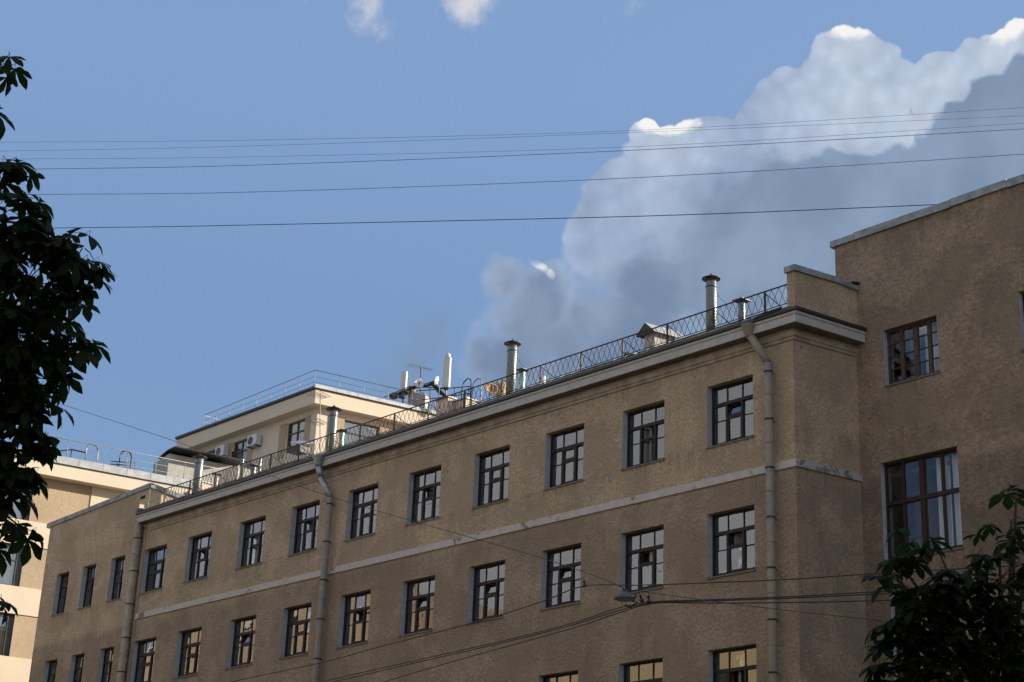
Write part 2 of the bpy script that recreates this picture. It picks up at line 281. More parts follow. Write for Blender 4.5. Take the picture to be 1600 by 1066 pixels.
def thing(name, label, cat, loc=(0, 0, 0), group=None, rz=0):
    o = bpy.data.objects.new(name, None); COL.objects.link(o); o.location = loc; o.rotation_euler = (0, 0, rz); o.empty_display_size = .3; return tag(o, label, cat, group)
def struct(o): o['kind'] = 'structure'; return o
def copy_tree(o, parent=None):
    c = o.copy(); COL.objects.link(c)
    if parent: c.parent = parent
    for ch in o.children: copy_tree(ch, c)
    return c

# ------------------------------------------------------------------ ground
struct(MB().box(-900, 900, -900, 900, -1, -.14).build('ground', MAT['earth']))
struct(MB().box(-300, 300, -26, -4.5, -.136, 0-.10).build('road', MAT['asphalt']))
struct(MB().box(-300, 300, -4.38, 3, -.137, .02).build('pavement', MAT['paving']))
struct(MB().box(-300, 300, -40, -26.12, -.137, .02).build('pavement', MAT['paving']))
struct(MB().box(-300, 300, -4.5, -4.38, -.138, .035).build('kerb', MAT['kerb']))
struct(MB().box(-300, 300, -26.12, -26, -.138, .035).build('kerb', MAT['kerb']))
mk = MB()
for i in range(-40, 40): mk.box(i*6, i*6+3, -15.3, -15.15, -.099, -.095)
struct(mk.build('lane_marking', MAT['paint']))

# ------------------------------------------------------------------ ochre building
BA = math.radians(78); B = Vector((math.cos(BA), math.sin(BA), 0)); NN = Vector((B.y, -B.x, 0)); XX = Vector((1, 0, 0)); ZZ = Vector((0, 0, 1)); YY = Vector((0, 1, 0))
main = thing('apartment_building', 'long ochre stucco building with white cornice, flaking white band and brown casement windows', 'building', (0, 0, 0))
def wall_grid(O, U, L, z0, z1, opens, inn, depth, m_head=True):
    """wall face from O along U, openings (u0,u1,za,zb); heads and sills return inwards"""
    mb = MB(); O = Vector(O); us = sorted({0, L}|{o[0] for o in opens}|{o[1] for o in opens}); zs = sorted({z0, z1}|{o[2] for o in opens}|{o[3] for o in opens})
    Pt = lambda u, z: Vector((O.x+U.x*u, O.y+U.y*u, z))
    for i in range(len(us)-1):
        for j in range(len(zs)-1):
            cu, cz = (us[i]+us[i+1])/2, (zs[j]+zs[j+1])/2
            if any(o[0] < cu < o[1] and o[2] < cz < o[3] for o in opens): continue
            mb.quad(Pt(us[i], zs[j]), Pt(us[i+1], zs[j]), Pt(us[i+1], zs[j+1]), Pt(us[i], zs[j+1]))
    for (a, b, c, d) in opens:
        I = inn*depth
        mb.quad(Pt(a, d), Pt(b, d), Pt(b, d)+I, Pt(a, d)+I); mb.quad(Pt(a, c), Pt(a, c)+I, Pt(b, c)+I, Pt(b, c))
    # back skin so the wall has its thickness
    return mb
T_R1, B_R1, T_R2, B_R2, T_R3, B_R3 = 16.953, 15.267, 13.453, 11.783, 9.922, 8.25
WX = [-1.326, -4.408, -7.481, -10.594, -13.716, -16.833, -19.962, -23.097, -26.44, -29.453]; WW = 1.558
LX = [(-37.95, -36.96), (-35.83, -34.83), (-33.64, -32.62)]
RV = .19
XL = -31.05                              # left end of the centre block
opens = []
rows = [(B_R1, T_R1), (B_R2, T_R2), (B_R3, T_R3), (4.75, 6.42), (1.25, 2.95)]
for x in WX:
    for b_, t_ in rows: opens.append((x-WW-XL, x-XL, b_, t_))
w = wall_grid((XL, 0, 0), XX, -XL, 0, 18.0, opens, YY, .34)
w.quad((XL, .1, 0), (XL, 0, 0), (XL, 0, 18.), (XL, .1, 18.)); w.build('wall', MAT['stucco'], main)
# return wall towards the right wing
RL = 2.13; e = B*RL
w = MB(); w.quad((0, 0, 0), (e.x, e.y, 0), (e.x, e.y, 18.0), (0, 0, 18.0)); w.build('wall', MAT['stucco'], main, label='shaded return wall beside the right wing')
# left section
lo = []
LROW = [(15.34, 17.04), (11.80, 13.48), (8.26, 9.93), (4.75, 6.40), (1.25, 2.95)]
for a, b_ in LX:
    for c, d in LROW: lo.append((a+39.14, b_+39.14, c, d))
lo.append((-32.02+39.14, -31.66+39.14, 18.62, 19.27))
LY = .1
w = wall_grid((-39.14, LY, 0), XX, 39.14+XL, 0, 18.4, [o for o in lo if o[3] < 18], YY, .34)
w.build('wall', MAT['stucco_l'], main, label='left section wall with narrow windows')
w = wall_grid((-39.14, LY, 0), XX, 39.14-31.36, 18.4, 19.52, [lo[-1]], YY, .34)
# slanted: top of the left section rises gently to the right
for i, v in enumerate(w.v):
    if abs(v[2]-19.52) < 1e-6: w.v[i] = (v[0], v[1], 19.26+(v[0]+39.14)*.034)
w.quad((-31.36, LY, 18.4), (-31.36+B.x*2.4, LY+B.y*2.4, 18.4), (-31.36+B.x*2.4, LY+B.y*2.4, 19.05), (-31.36, LY, 19.52)); w.build('wall', MAT['stucco_l'], main)
MB().box(-39.14, -39.0, LY+.003, 12, 0, 19.2).build('wall', MAT['stucco_l'], main)
cp = MB(); pc = MB()
def coping_run(P0_, P1_, w_, h_, n, mat, parent, name='coping_panel', lip=.05, inn=YY):
    P0_, P1_ = Vector(P0_), Vector(P1_)
    for i in range(n):
        a = P0_.lerp(P1_, i/n); b_ = P0_.lerp(P1_, (i+1)/n-.004); m = MB(); dz = random.uniform(-.006, .006)
        m.obox(a-inn*lip+ZZ*dz, b_-a, inn*w_, ZZ*h_); m.build(name, mat, parent)
cpl = thing_c = link('coping', MB().box(-39.2, -31.4, LY+.02, LY+.2, 19.25, 19.255).mesh('coping', MAT['coping']), main)
coping_run((-39.40, LY, 19.23), (-31.34, LY, 19.50), .4, .19, 5, MAT['coping'], cpl)
coping_run(Vector((-31.34, LY, 19.50)), Vector((-31.34, LY, 19.47))+B*2.4+ZZ*-.42, .3, .19, 1, MAT['coping'], cpl, inn=-NN)
MB().box(-39.1, -31.4, 1.0, 12, 19.0, 19.1).build('roof', MAT['roofsheet'], main, label='flat roof of the left section')
# right wing
WY = e.y; WXL = -.13
RWIN = [(1.30, 2.93, 16.57, 18.09), (1.05, 3.30, 12.03, 14.55), (1.18, 3.30, 8.6, 11.23), (5.25, 6.9, 16.57, 18.07), (5.15, 6.9, 12.03, 14.54), (5.15, 6.9, 8.6, 11.2)]
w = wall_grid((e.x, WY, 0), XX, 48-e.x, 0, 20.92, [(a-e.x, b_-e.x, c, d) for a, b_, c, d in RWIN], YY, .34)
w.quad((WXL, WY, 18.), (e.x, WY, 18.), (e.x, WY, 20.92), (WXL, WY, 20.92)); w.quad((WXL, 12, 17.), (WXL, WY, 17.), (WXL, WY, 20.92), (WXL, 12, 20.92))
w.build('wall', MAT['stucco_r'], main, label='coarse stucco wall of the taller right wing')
cpr = link('coping', MB().box(WXL, 48, WY+.03, WY+.3, 20.915, 20.95).mesh('coping', MAT['coping']), main)
pts = [(-.24, .55), (.55, 1.95), (1.95, 3.55), (3.55, 5.2), (5.2, 7), (7, 9), (9, 11), (11, 13), (13, 15)]+[(15+2.2*q, 17.2+2.2*q) for q in range(15)]
for i, (a, b_) in enumerate(pts): 
    dz = random.uniform(-.012, .012)
    MB().obox((a, WY-.07, 20.90+dz), (b_-a-.012, 0, random.uniform(-.015, .015)), (0, .45, .02), (0, 0, .21 if i else .18)).build('coping_panel', MAT['coping'], cpr)
MB().box(WXL, 48, WY+.4, 12, 20.7, 20.85).build('roof', MAT['roofsheet'], main, label='roof of the right wing')
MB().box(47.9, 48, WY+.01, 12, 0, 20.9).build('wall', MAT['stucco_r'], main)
MB().box(-39.1, 48, 11.9, 12, 0, 18.4).build('wall', MAT['stucco_l'], main)
# interior: dark rooms behind the windows
rm = MB()
for z in (0.2, 3.9, 7.4, 10.9, 14.4, 17.95): rm.box(-38.9, -.3, .36, 11.8, z-.1, z); rm.box(-.25, 47.8, 2.6, 11.8, z-.1, z)
for x in (-38.9, -36.4, -34.3, -31.9, -29.3+1.5, -24.8, -18.3, -12.15, -6., -.15): rm.box(x-.08, x, .36, 4.5, .2, 17.8)
rm.box(4.1, 4.2, 2.6, 5.6, .2, 18.5); rm.box(-.1, 47.8, 5.6, 5.7, .2, 18.5); rm.box(-38.9, -.3, 4.5, 4.6, .2, 17.8); rm.build('interior_wall', MAT['room'], main)
bk = MB()                                  # inner skin of the outer walls round the openings
def skin(O, L, opens_, z1, y):
    m = wall_grid(O, XX, L, 0, z1, opens_, YY, .001); return m
for m in (skin((XL, .34, 0), -XL, opens, 18.0, .34), skin((-39.1, LY+.34, 0), 39.1+XL, [(a-.04, b_-.04, c, d) for a, b_, c, d in lo if d < 18], 18.0, .44), skin((e.x, WY+.34, 0), 48-e.x, [(a-e.x, b_-e.x, c, d) for a, b_, c, d in RWIN], 20.7, WY+.34)): m.build('interior_wall', MAT['room'], main)

# cornice: swept profile in (outward offset, z), mitred at the corner; tilts slightly along the block
TIL = .0035
def sweep(prof, name, mat, x0=XL, ext_l=.3, ret=True):
    m = MB(); L = []
    for i in range(len(prof)):
        o, z = prof[i]
        A = Vector((x0-ext_l, -o, z+(-x0)*TIL)); Cn = Vector((0, 0, z))+Vector((0, -o, 0))+XX*(o*1.1)   # mitre at the obtuse corner
        R_ = Vector((e.x, e.y-.01, z))+NN*o-B*.0; L.append((A, Cn, R_+B*(o*.2)))
    n = len(prof)
    for i in range(n):
        j = (i+1) % n
        m.quad(L[i][0], L[i][1], L[j][1], L[j][0])
        if ret: m.quad(L[i][1], L[i][2], L[j][2], L[j][1])
    m.f.append(tuple(len(m.v)+k for k in range(n))); m.v += [tuple(l[0]) for l in L]; m.sm.append(False)
    return m.build(name, mat, main)
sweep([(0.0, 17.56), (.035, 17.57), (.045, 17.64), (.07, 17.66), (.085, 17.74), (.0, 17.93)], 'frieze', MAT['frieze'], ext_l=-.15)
sweep([(.0, 17.90), (.30, 17.90), (.30, 18.115), (.325, 18.12), (.325, 18.19), (.0, 18.19)], 'cornice', MAT['cornice'])
sweep([(.0, 17.890), (.282, 17.890), (.282, 17.897), (.0, 17.897)], 'soffit', MAT['soffit'])  # dirty soffit slab, its colour also darkened for the contact shadow under the cornice
sweep([(.0, 18.192), (.345, 18.192), (.37, 18.21), (.37, 18.29), (.0, 18.36)], 'drip_edge', MAT['black'], ext_l=.34)
bn = sweep([(.001, 14.18), (.05, 14.18), (.05, 14.37), (.001, 14.40)], 'string_course', MAT['band'], ext_l=.03, ret=False)
m = MB(); prof = [(.001, 14.18), (.05, 14.18), (.05, 14.37), (.001, 14.40)]
for i in range(4):
    j = (i+1) % 4; a = lambda q: Vector((q[0]*1.1, -q[0], q[1])); c_ = lambda q: Vector((e.x, e.y, q[1]))+NN*q[0]+B*.02
    m.quad(a(prof[i]), c_(prof[i]), c_(prof[j]), a(prof[j]))
m.build('string_course', MAT['band_r'], main, label='badly flaked end of the band on the return wall')
# roof eave: seamed sheets sloping up to the railing
NSH = 74
for i in range(NSH):
    xa = XL-.3+(0.25-XL)*i/NSH; xb = XL-.3+(0.25-XL)*(i+1)/NSH; za = 18.345-xa*TIL*.6; zb = 18.345-xb*TIL*.6; j = random.uniform(-.008, .012)
    m = MB(); m.poly_extrude([(xa+.006, -.34, za+j), (xb-.006, -.34, zb+j), (xb-.006, .16, zb+.27+j), (xa+.006, .16, za+.27+j)], (0, .01, -.03)); sh = m.build('eave_sheet', MAT['roofsheet'], main)
    MB().obox((xa-.006, -.35, za+.0), (.014, 0, 0), (0, .5, .27), (0, -.015, .03)).build('seam', MAT['black'], sh)
m = MB(); m.poly_extrude([(XL-.3, .165, 18.60), (0, .165, 18.60), (0, 6, 19.5), (XL-.3, 6, 19.5)], (0, 0, -.05)); m.poly_extrude([(XL-.3, 6, 19.5), (0, 6, 19.5), (0, 11.9, 18.6), (XL-.3, 11.9, 18.6)], (0, 0, -.05)); m.build('roof', MAT['roofsheet'], main)
m = MB(); m.poly_extrude([Vector((.30, -.30, 18.232)), Vector((.30, -.3, 18.232))+B*2.6, Vector((.02, 0, 18.40))+B*2.3, Vector((.02, 0, 18.40))], (0, 0, -.02)); m.build('eave_sheet', MAT['roofsheet'], main, label='dented roof sheet over the return cornice')
for k in range(16):                        # crumbling mortar and sheet edge over the return
    p = Vector((.16, -.1, 18.3))+B*(.1+k*.145+random.uniform(-.03, .03)); s_ = random.uniform(.04, .12)
    MB().obox(p, B*s_*1.6, NN*-.1+ZZ*random.uniform(-.02, .03), ZZ*s_*.45).build('mortar_lump', MAT['frieze'], main)
# parapet block over the corner
pb = link('parapet_block', MB().poly_extrude([(-.15, .0, 18.32), (.10, .0, 18.32), Vector((.10, 0, 18.32))+B*2.12, Vector((-.15, 0, 18.32))+B*2.12], (0, 0, 1.14)).mesh('parapet_block', MAT['stucco']), main, label='small stucco parapet at the corner')
MB().poly_extrude([(-.20, -.06, 19.455), (.15, -.06, 19.455), Vector((.15, -.06, 19.46))+B*1.62, Vector((-.20, -.06, 19.46))+B*1.62], (0, 0, .165)).build('coping_panel', MAT['coping'], pb)
MB().poly_extrude([Vector((-.20, -.06, 19.44))+B*1.63, Vector((.17, -.06, 19.44))+B*1.63, Vector((.17, -.06, 19.40))+B*2.16, Vector((-.20, -.06, 19.40))+B*2.16], (0, 0, .13)).build('coping_panel', MAT['coping'], pb)
MB().obox(Vector((-.1, 0, 19.55))+B*1.9, B*.28+ZZ*.05, NN*.3, ZZ*.05).build('loose_sheet', MAT['black'], pb)

# ------------------------------------------------------------------ windows
def curtain_mesh(w_, h_, amp=.045, waves=9, name='curtain', mat=None):
    m = MB(); n = waves*6; pr_ = None; ph = random.random()*6
    for i in range(n+1):
        x = w_*i/n; y = amp*math.sin(ph+i/n*waves*2*PI)+amp*.5*math.sin(ph*2+i/n*waves*4.4)
        if pr_ is not None: m.quad((pr_[0], pr_[1], 0), (x, y, 0), (x, y, h_), (pr_[0], pr_[1], h_)); m.quad((pr_[0], pr_[1]+.004, 0), (pr_[0], pr_[1]+.004, h_), (x, y+.004, h_), (x, y+.004, 0))
        pr_ = (x, y)
    return m.mesh(name, mat or MAT['curtain'])
PANE_CACHE = {}
def pane(x0, x1, z0, z1, y, parent, off, tilt=.0, yaw=0., gm='glass'):
    key = (round(x1-x0, 3), round(z1-z0, 3), gm)
    if key not in PANE_CACHE:
        PANE_CACHE[key] = MB().box(0, x1-x0, -.003, .003, 0, z1-z0).mesh('pane', MAT[gm])
    o = link('pane', PANE_CACHE[key], parent, loc=off+Vector((x0, y, z0)), local=True); o.rotation_euler = (tilt+random.uniform(-.014, .014), 0, yaw+random.uniform(-.02, .02)); return o
def window(x0, z0, w_, h_, y, kind, fm, row, rv=RV):
    """x0,z0: lower left of the opening at wall plane y"""
    O = Vector((x0, y, z0)); f = MB(); Y0, Y1 = rv, rv+.07; t = .042
    f.box(0, w_, Y0, Y1, 0, t+.07); f.box(0, w_, Y0, Y1, h_-t-.01, h_); f.box(0, t, Y0, Y1, t+.07, h_-t-.01); f.box(w_-t, w_, Y0, Y1, t+.07, h_-t-.01)
    P = []; style = kind['style']
    if style == 'six':
        tr = h_*.69; f.box(t, w_-t, Y0-.015, Y1-.001, tr-.045, tr+.045)
        a, b_ = t, w_-t; c1, c2 = w_/3, 2*w_/3
        for c in (c1, c2): f.box(c-.014, c+.014, Y0+.01, Y1-.01, tr+.05, h_-t-.01); f.box(c-.034, c+.034, Y0-.012, Y1-.005, t+.07, tr-.05)
        for (p, q) in ((a, c1-.014), (c1+.014, c2-.014), (c2+.014, b_)): P.append((p, q, tr+.05, h_-t-.01, 0))
        lo_, hi_ = t+.07, tr-.05; br = lo_+(hi_-lo_)*.60
        for (p, q) in ((a, c1-.034), (c2+.034, b_)):
            f.box(p, q, Y0+.015, Y1-.015, br-.013, br+.013); f.box(p, p+.018, Y0+.005, Y1-.012, lo_, hi_); f.box(q-.018, q, Y0+.005, Y1-.012, lo_, hi_)
            P.append((p+.018, q-.018, lo_, br-.013, 0)); P.append((p+.018, q-.018, br+.013, hi_, 0))
        vb = lo_+(hi_-lo_)*.66; f.box(c1+.034, c2-.034, Y0-.005, Y1-.01, vb-.028, vb+.028)
        v = kind.get('vent', 0); cs = kind.get('case', 0)
        p, q = c1+.034, c2-.034
        for (lo2, hi2, op) in ((lo_, vb-.028, cs), (vb+.028, hi_, v)):
            if op == 0:
                f.box(p, p+.03, Y0-.004, Y1-.012, lo2, hi2); f.box(q-.03, q, Y0-.004, Y1-.012, lo2, hi2); f.box(p+.03, q-.03, Y0-.004, Y1-.012, lo2, lo2+.03); f.box(p+.03, q-.03, Y0-.004, Y1-.012, hi2-.03, hi2)
                P.append((p+.03, q-.03, lo2+.03, hi2-.03, 0))
    elif style == 'narrow':
        tr = h_*.69; f.box(t, w_-t, Y0-.01, Y1-.001, tr-.035, tr+.035); c = w_*.5
        f.box(c-.025, c+.025, Y0-.006, Y1-.004, t+.07, tr-.035); f.box(c-.012, c+.012, Y0+.01, Y1-.01, tr+.035, h_-t-.01); br = tr*.62; f.box(t, w_-t, Y0+.01, Y1-.012, br-.014, br+.014)
        for (p, q) in ((t, c-.012), (c+.012, w_-t)): P.append((p, q, tr+.035, h_-t-.01, 0))
        for (p, q) in ((t, c-.025), (c+.025, w_-t)): P.append((p, q, t+.07, br-.014, 0)); P.append((p, q, br+.014, tr-.035, 0))
        if kind.get('vent'): P.pop()
    elif style == 'grid':
        cs_ = [t, w_*.27, w_*.53, w_*.78, w_-t]
        for i, c in enumerate(cs_[1:-1]): k = .05 if i == 1 else .035; f.box(c-k, c+k, Y0-.006, Y1-.002, t+.07, h_-t-.01)
        hs = [t+.07+(h_-2*t-.03)*k/4 for k in range(5)]
        for i in range(4):
            p = cs_[i]+(0 if i == 0 else (.05 if i == 2 else .035)); q = cs_[i+1]-(0 if i == 3 else (.05 if i == 1 else .035)); p += .02; q -= .02
            f.box(p-.02, p, Y0, Y1-.01, t+.07, h_-t-.01); f.box(q, q+.02, Y0, Y1-.01, t+.07, h_-t-.01)
            for j in range(4):
                za, zb = hs[j]+(.012 if j else 0), hs[j+1]-(.012 if j < 3 else 0)
                if j: f.box(p, q, Y0+.01, Y1-.012, hs[j]-.012, hs[j]+.012)
                P.append((p, q, za, zb, 0))
    elif style == 'cross':
        tr = h_*.585; f.box(t, w_-t, Y0-.02, Y1-.001, tr-.055, tr+.055); c = w_*.49; f.box(c-.065, c+.065, Y0-.012, Y1-.002, t+.07, tr-.055); f.box(c-.065, c+.065, Y0-.012, Y1-.002, tr+.055, h_-t-.01)
        for (p, q) in ((t, c-.065), (c+.065, w_-t)):
            md = (p+q)/2
            for (za, zb) in ((t+.07, tr-.055), (tr+.055, h_-t-.01)):
                f.box(md-.02, md+.02, Y0, Y1-.006, za, zb)
                for (pp, qq) in ((p, md-.02), (md+.02, q)):
                    f.box(pp, pp+.022, Y0+.006, Y1-.014, za, zb); f.box(qq-.022, qq, Y0+.006, Y1-.014, za, zb); P.append((pp+.022, qq-.022, za, zb, 0))
    fo = link('window', f.mesh('window', MAT[fm]), main, loc=O, local=True)
    if kind.get('label'): fo['label'] = kind['label']
    for (p, q, a, b_, tl) in P: pane(p, q, a, b_, rv+.035, fo, Vector((0, 0, 0)), tl, 0., kind.get('glass', 'glass'))
    if style == 'six':
        for (lo2, hi2, op) in ((lo_, vb-.028, cs), (vb+.028, hi_, v)):
            if op:                            # an opened leaf: its own frame and glass, turned on its hinge
                p, q = c1+.034, c2-.034; W_, H_ = q-p, hi2-lo2
                m = MB().box(0, .035, -.02, .02, 0, H_).box(W_-.035, W_, -.02, .02, 0, H_).box(.035, W_-.035, -.02, .02, 0, .035).box(.035, W_-.035, -.02, .02, H_-.035, H_)
                m2 = MB().box(.035, W_-.035, -.003, .003, .035, H_-.035)
                for (mm, nm, mt) in ((m, 'open_sash', fm), (m2, 'pane', 'glass')):
                    o = link(nm, mm.mesh(nm, MAT[mt]), fo, loc=(p, rv+.03, lo2), local=True)
                    if op == 1: o.rotation_euler = (0, 0, math.radians(62))           # swung inwards
                    else: o.location.z = lo2; o.rotation_euler = (math.radians(-14), 0, 0)   # vent tipped
    # inner sash of the double window
    m = MB(); yi = rv+.105
    m.box(.03, .09, yi, yi+.05, 0.04, h_-.04); m.box(w_-.09, w_-.03, yi, yi+.05, .04, h_-.04)
    if style == 'six' and not kind.get('case'):
        m.box(w_/3-.05, w_/3+.05, yi, yi+.05, .04, h_*.66); m.box(2*w_/3-.05, 2*w_/3+.05, yi, yi+.05, .04, h_*.66); m.box(.09, w_-.09, yi+.005, yi+.045, h_*.66, h_*.71)
    else: m.box(w_/2-.04, w_/2+.04, yi, yi+.05, .04, h_-.04)
    m.build('inner_frame', MAT['inner'], fo, local=True)
    # reveals: painted jambs
    MB().box(.001, .006, .004, rv-.001, 0.03, h_-.002).build('reveal', MAT['reveal'], fo, local=True); MB().box(w_-.006, w_-.001, .004, rv-.001, .03, h_-.002).build('reveal', MAT['reveal'], fo, local=True)
    s_ = MB(); s_.obox((-.03, -.035, -.026), (w_+.06, 0, 0), (0, rv+.03, .022), (0, 0, .008)); s_.box(-.03, w_+.03, -.040, -.034, -.045, -.012); s_.build('sill', MAT['sill'], fo, local=True)
    for (a, b_, mt, dy) in kind.get('cur', [(0.04, .98, 'curtain', .1)]):
        link('curtain', curtain_mesh(w_*(b_-a), h_-.06, .05, max(2, int(7*(b_-a))), 'curtain', MAT[mt]), fo, loc=(w_*a, rv+.20+dy, .03), local=True)
    if kind.get('plant'):
        m = MB().box(0, .12, 0, .1, 0, .1); link('flower_pot', m.mesh('flower_pot', MAT['rust']), fo, loc=(w_*.7, rv+.12, .05), local=True)
    return fo
FULL = [(.02, .98, 'curtain', .08)]; GAP = [(.02, .40, 'curtain', .08), (.60, .98, 'curtain', .08)]; PURP = [(.02, .33, 'curtain', .08), (.34, .66, 'curtain_d', .04), (.67, .98, 'curtain', .08)]
GREY = [(.02, .33, 'curtain', .08), (.34, .98, 'curtain_g', .0)]; DARK = [(.02, .2, 'curtain_g', .08)]; HALF = [(.02, .62, 'curtain', .08), (.64, .98, 'curtain_g', .1)]; NET = [(.02, .98, 'curtain_g', .1)]; PALE_NET = [(.02, .45, 'curtain', .05), (.5, .98, 'curtain', .1)]
def strips():
    out = []; x = .02
    while x < .9:
        w__ = random.uniform(.12, .34); out.append((x, min(.98, x+w__), 'curtain' if random.random() < .8 else 'curtain_g', random.uniform(0, .12))); x += w__+random.uniform(.03, .17)
    return out
K1 = [dict(vent=2, cur=FULL, label='window nearest the corner drainpipe, vent pane tipped'), dict(vent=1, case=1, cur=GAP, label='window with its middle casement swung open'), dict(cur=PURP, label='window with a purple curtain in its middle'), dict(cur=GREY), dict(vent=1, cur=FULL), dict(cur=GREY), dict(vent=1, cur=HALF), dict(vent=1, case=1, cur=GAP), dict(vent=1, cur=FULL), dict(cur=DARK)]
K2 = [dict(vent=1, cur=GREY), dict(vent=1, cur=FULL), dict(vent=2, cur=FULL), dict(vent=2, cur=FULL), dict(vent=2, cur=FULL), dict(vent=1, cur=NET), dict(cur=HALF), dict(vent=2, cur=FULL), dict(cur=NET), dict(cur=DARK)]
YEL = [(.02, .98, 'curtain_y', .0)]; K3 = [dict(vent=1, case=1, cur=[(.02, .33, 'curtain_y', 0), (.7, .98, 'curtain_y', 0)]), dict(cur=YEL), dict(cur=YEL)]+[dict(cur=NET)]*7  # curtains coloured yellow in place of the sunlit facade's reflection in these panes
for i, x in enumerate(WX):
    for r, ks in ((0, K1), (1, K2), (2, K3)):
        if r == 2 and i > 2: continue
        k = dict(ks[i]); k['style'] = 'six'; k['cur'] = strips() if k['cur'] is FULL else k['cur']; b_, t_ = rows[r]; window(x-WW, b_, WW, t_-b_, 0, k, 'frame', r)
for j, (a, b_) in enumerate(LX):
    for r in (0, 1): k = dict(style='narrow', vent=(j+r) % 2, cur=[(.5, .98, 'curtain', .08)] if (j+r) % 3 else PALE_NET); window(a, LROW[r][0], b_-a, LROW[r][1]-LROW[r][0], LY, k, 'frame', r)
RK = [dict(style='grid', glass='glass_dark', cur=[(.30, .5, 'curtain_g', .1), (.55, .8, 'curtain', .12)], label='wooden window of small panes high on the right wing'), dict(style='cross', glass='glass_dark', cur=[(.58, .74, 'curtain', .12), (.80, .95, 'curtain', .12), (.02, .5, 'curtain_d', .9)], label='large red-brown window with white curtains at its right'),
      dict(style='cross', glass='glass_dark', cur=[(.2, .98, 'curtain_g', .2)]), dict(style='six', cur=FULL), dict(style='six', cur=FULL), dict(style='six', cur=FULL)]
for k, (a, b_, c, d) in zip(RK, RWIN): window(a, c, b_-a, d-c, WY, k, 'framep' if k['style'] == 'grid' else 'framer', 0, .17)
sw = link('window', MB().box(-32.02, -31.66, LY+.22, LY+.26, 18.62, 19.27).mesh('window', MAT['shopglass']), main, label='slit opening under the left coping')

# ------------------------------------------------------------------ drainpipes
def drain(head, a, b_, xb, yb, zt, zb, r, mat, hm, label):
    d = link('drainpipe', MB().tube([b_, (xb, yb, zb)], r, 14).mesh('drainpipe', mat), main, label=label)
    MB().tube([Vector(head)-ZZ*.30, a], r*.92, 12).tube([a, b_], r*.95, 12).build('elbow', hm, d)
    h = Vector(head); MB().lathe(h, [(r*.95, -.34), (r*1.05, -.26), (r*1.9, -.02), (r*1.95, .0), (r*1.7, .0)], 14).build('funnel', hm, d)
    z = zt-.12; k = 0
    while z > zb+.3:
        x = b_[0]+(xb-b_[0])*(b_[2]-z)/(b_[2]-zb)
        c = MB().lathe((x, yb, z), [(r+.001, -.02), (r+.013, -.02), (r+.013, .02), (r+.001, .02)], 14); c.box(x-.015, x+.015, yb+r*.9, yb+r+.22, z-.01, z+.012); c.build('clamp', MAT['iron'], d)
        c = MB().lathe((x, yb, z-.62), [(r+.001, -.012), (r+.006, -.012), (r+.006, .012), (r+.001, .012)], 14); c.build('joint', mat, d); z -= 1.28
    return d
drain((-1.17, -.32, 18.17), (-1.10, -.30, 17.82), (-.64, -.22, 17.02), -.64, -.22, 16.9, 0, .108, MAT['pipe'], MAT['pipe'], 'weathered drainpipe near the right corner')
drain((-19.68, -.40, 18.28), (-19.58, -.30, 17.55), (-19.10, -.22, 16.80), -19.10, -.22, 16.7, 0, .112, MAT['pipe'], MAT['pipe_z'], 'drainpipe in mid facade with a new zinc top')
drain((-31.60, -.02, 18.62), (-31.60, -.04, 18.25), (-31.58, -.05, 18.1), -31.50, -.05, 17.6, 0, .155, MAT['pipe_l'], MAT['coping'], 'wide ochre drainpipe at the joint with the left section')
MB().box(-19.55, -19.30, -.22, -.2, 16.72, 16.74).build('bracket', MAT['iron'], main)
MB().tube([(-31.2, -.12, 17.93), (-31.06, -.03, 17.85), (-31.06, -.03, 8)], .025, 6).build('cable', MAT['pipe_l'], main)
# service box on the left flank
sb = thing('air_conditioner', 'grey outdoor unit fixed to the far left edge of the ochre building', 'air conditioner', (-39.4, .5, 14.3))
MB().box(-39.55, -39.15, .35, 1.0, 14.05, 14.48).build('casing', MAT['greywall'], sb); MB().box(-39.62, -39.1, .3, 1.05, 14.0, 14.04).build('bracket', MAT['white'], sb)

# ------------------------------------------------------------------ railing on the ochre roof
rl = thing('roof_railing', 'rusty iron railing with criss-cross bars along the edge of the ochre roof', 'railing', (XL, .2, 18.7))
PX = [-1.05, -2.82, -4.51, -6.21, -7.88, -9.59, -11.28, -13.03, -14.76, -16.49, -18.24, -20.05, -21.74, -23.43, -25.15, -26.9, -28.65, -30.4]
zt = lambda x: 19.24-.0015*x; zb_ = lambda x: 18.66-.0012*x
for i, x in enumerate(PX):
    MB().box(x-.022, x+.022, .185, .225, zb_(x)-.1, zt(x)).build('post', MAT['iron'], rl)
    MB().tube([(x, .22, zt(x)-.03), (x+.25, .95, zb_(x)+.1)], .012, 5).build('brace', MAT['iron'], rl)
MB().tube([(XL+.5, .2, zt(-30)+.01), (-.14, .2, zt(0)+.01)], .02, 6).build('top_rail', MAT['iron'], rl)
MB().tube([(XL+.5, .2, zb_(-30)+.06), (-.14, .2, zb_(0)+.06)], .012, 6).build('bottom_rail', MAT['iron'], rl)
ends = [-.14]+PX
for i in range(len(ends)-1):
    xa, xb = ends[i], ends[i+1]; n = max(3, round(abs(xb-xa)/.21)); m = MB(); st = (xb-xa)/n
    for k in range(n):
        p = xa+st*k+random.uniform(-.012, .012); q = xa+st*(k+1)+random.uniform(-.012, .012)
        m.tube([(p, .195, zb_(p)+.07), ((p+q)/2-st*.06, .195, (zb_(p)+zt(p))/2+.03), (q, .195, zt(q))], .0085, 4); m.tube([(q, .21, zb_(q)+.07), ((p+q)/2+st*.06, .21, (zb_(p)+zt(p))/2+.03), (p, .21, zt(p))], .0085, 4)
    m.build('lattice_panel', MAT['iron'], rl)

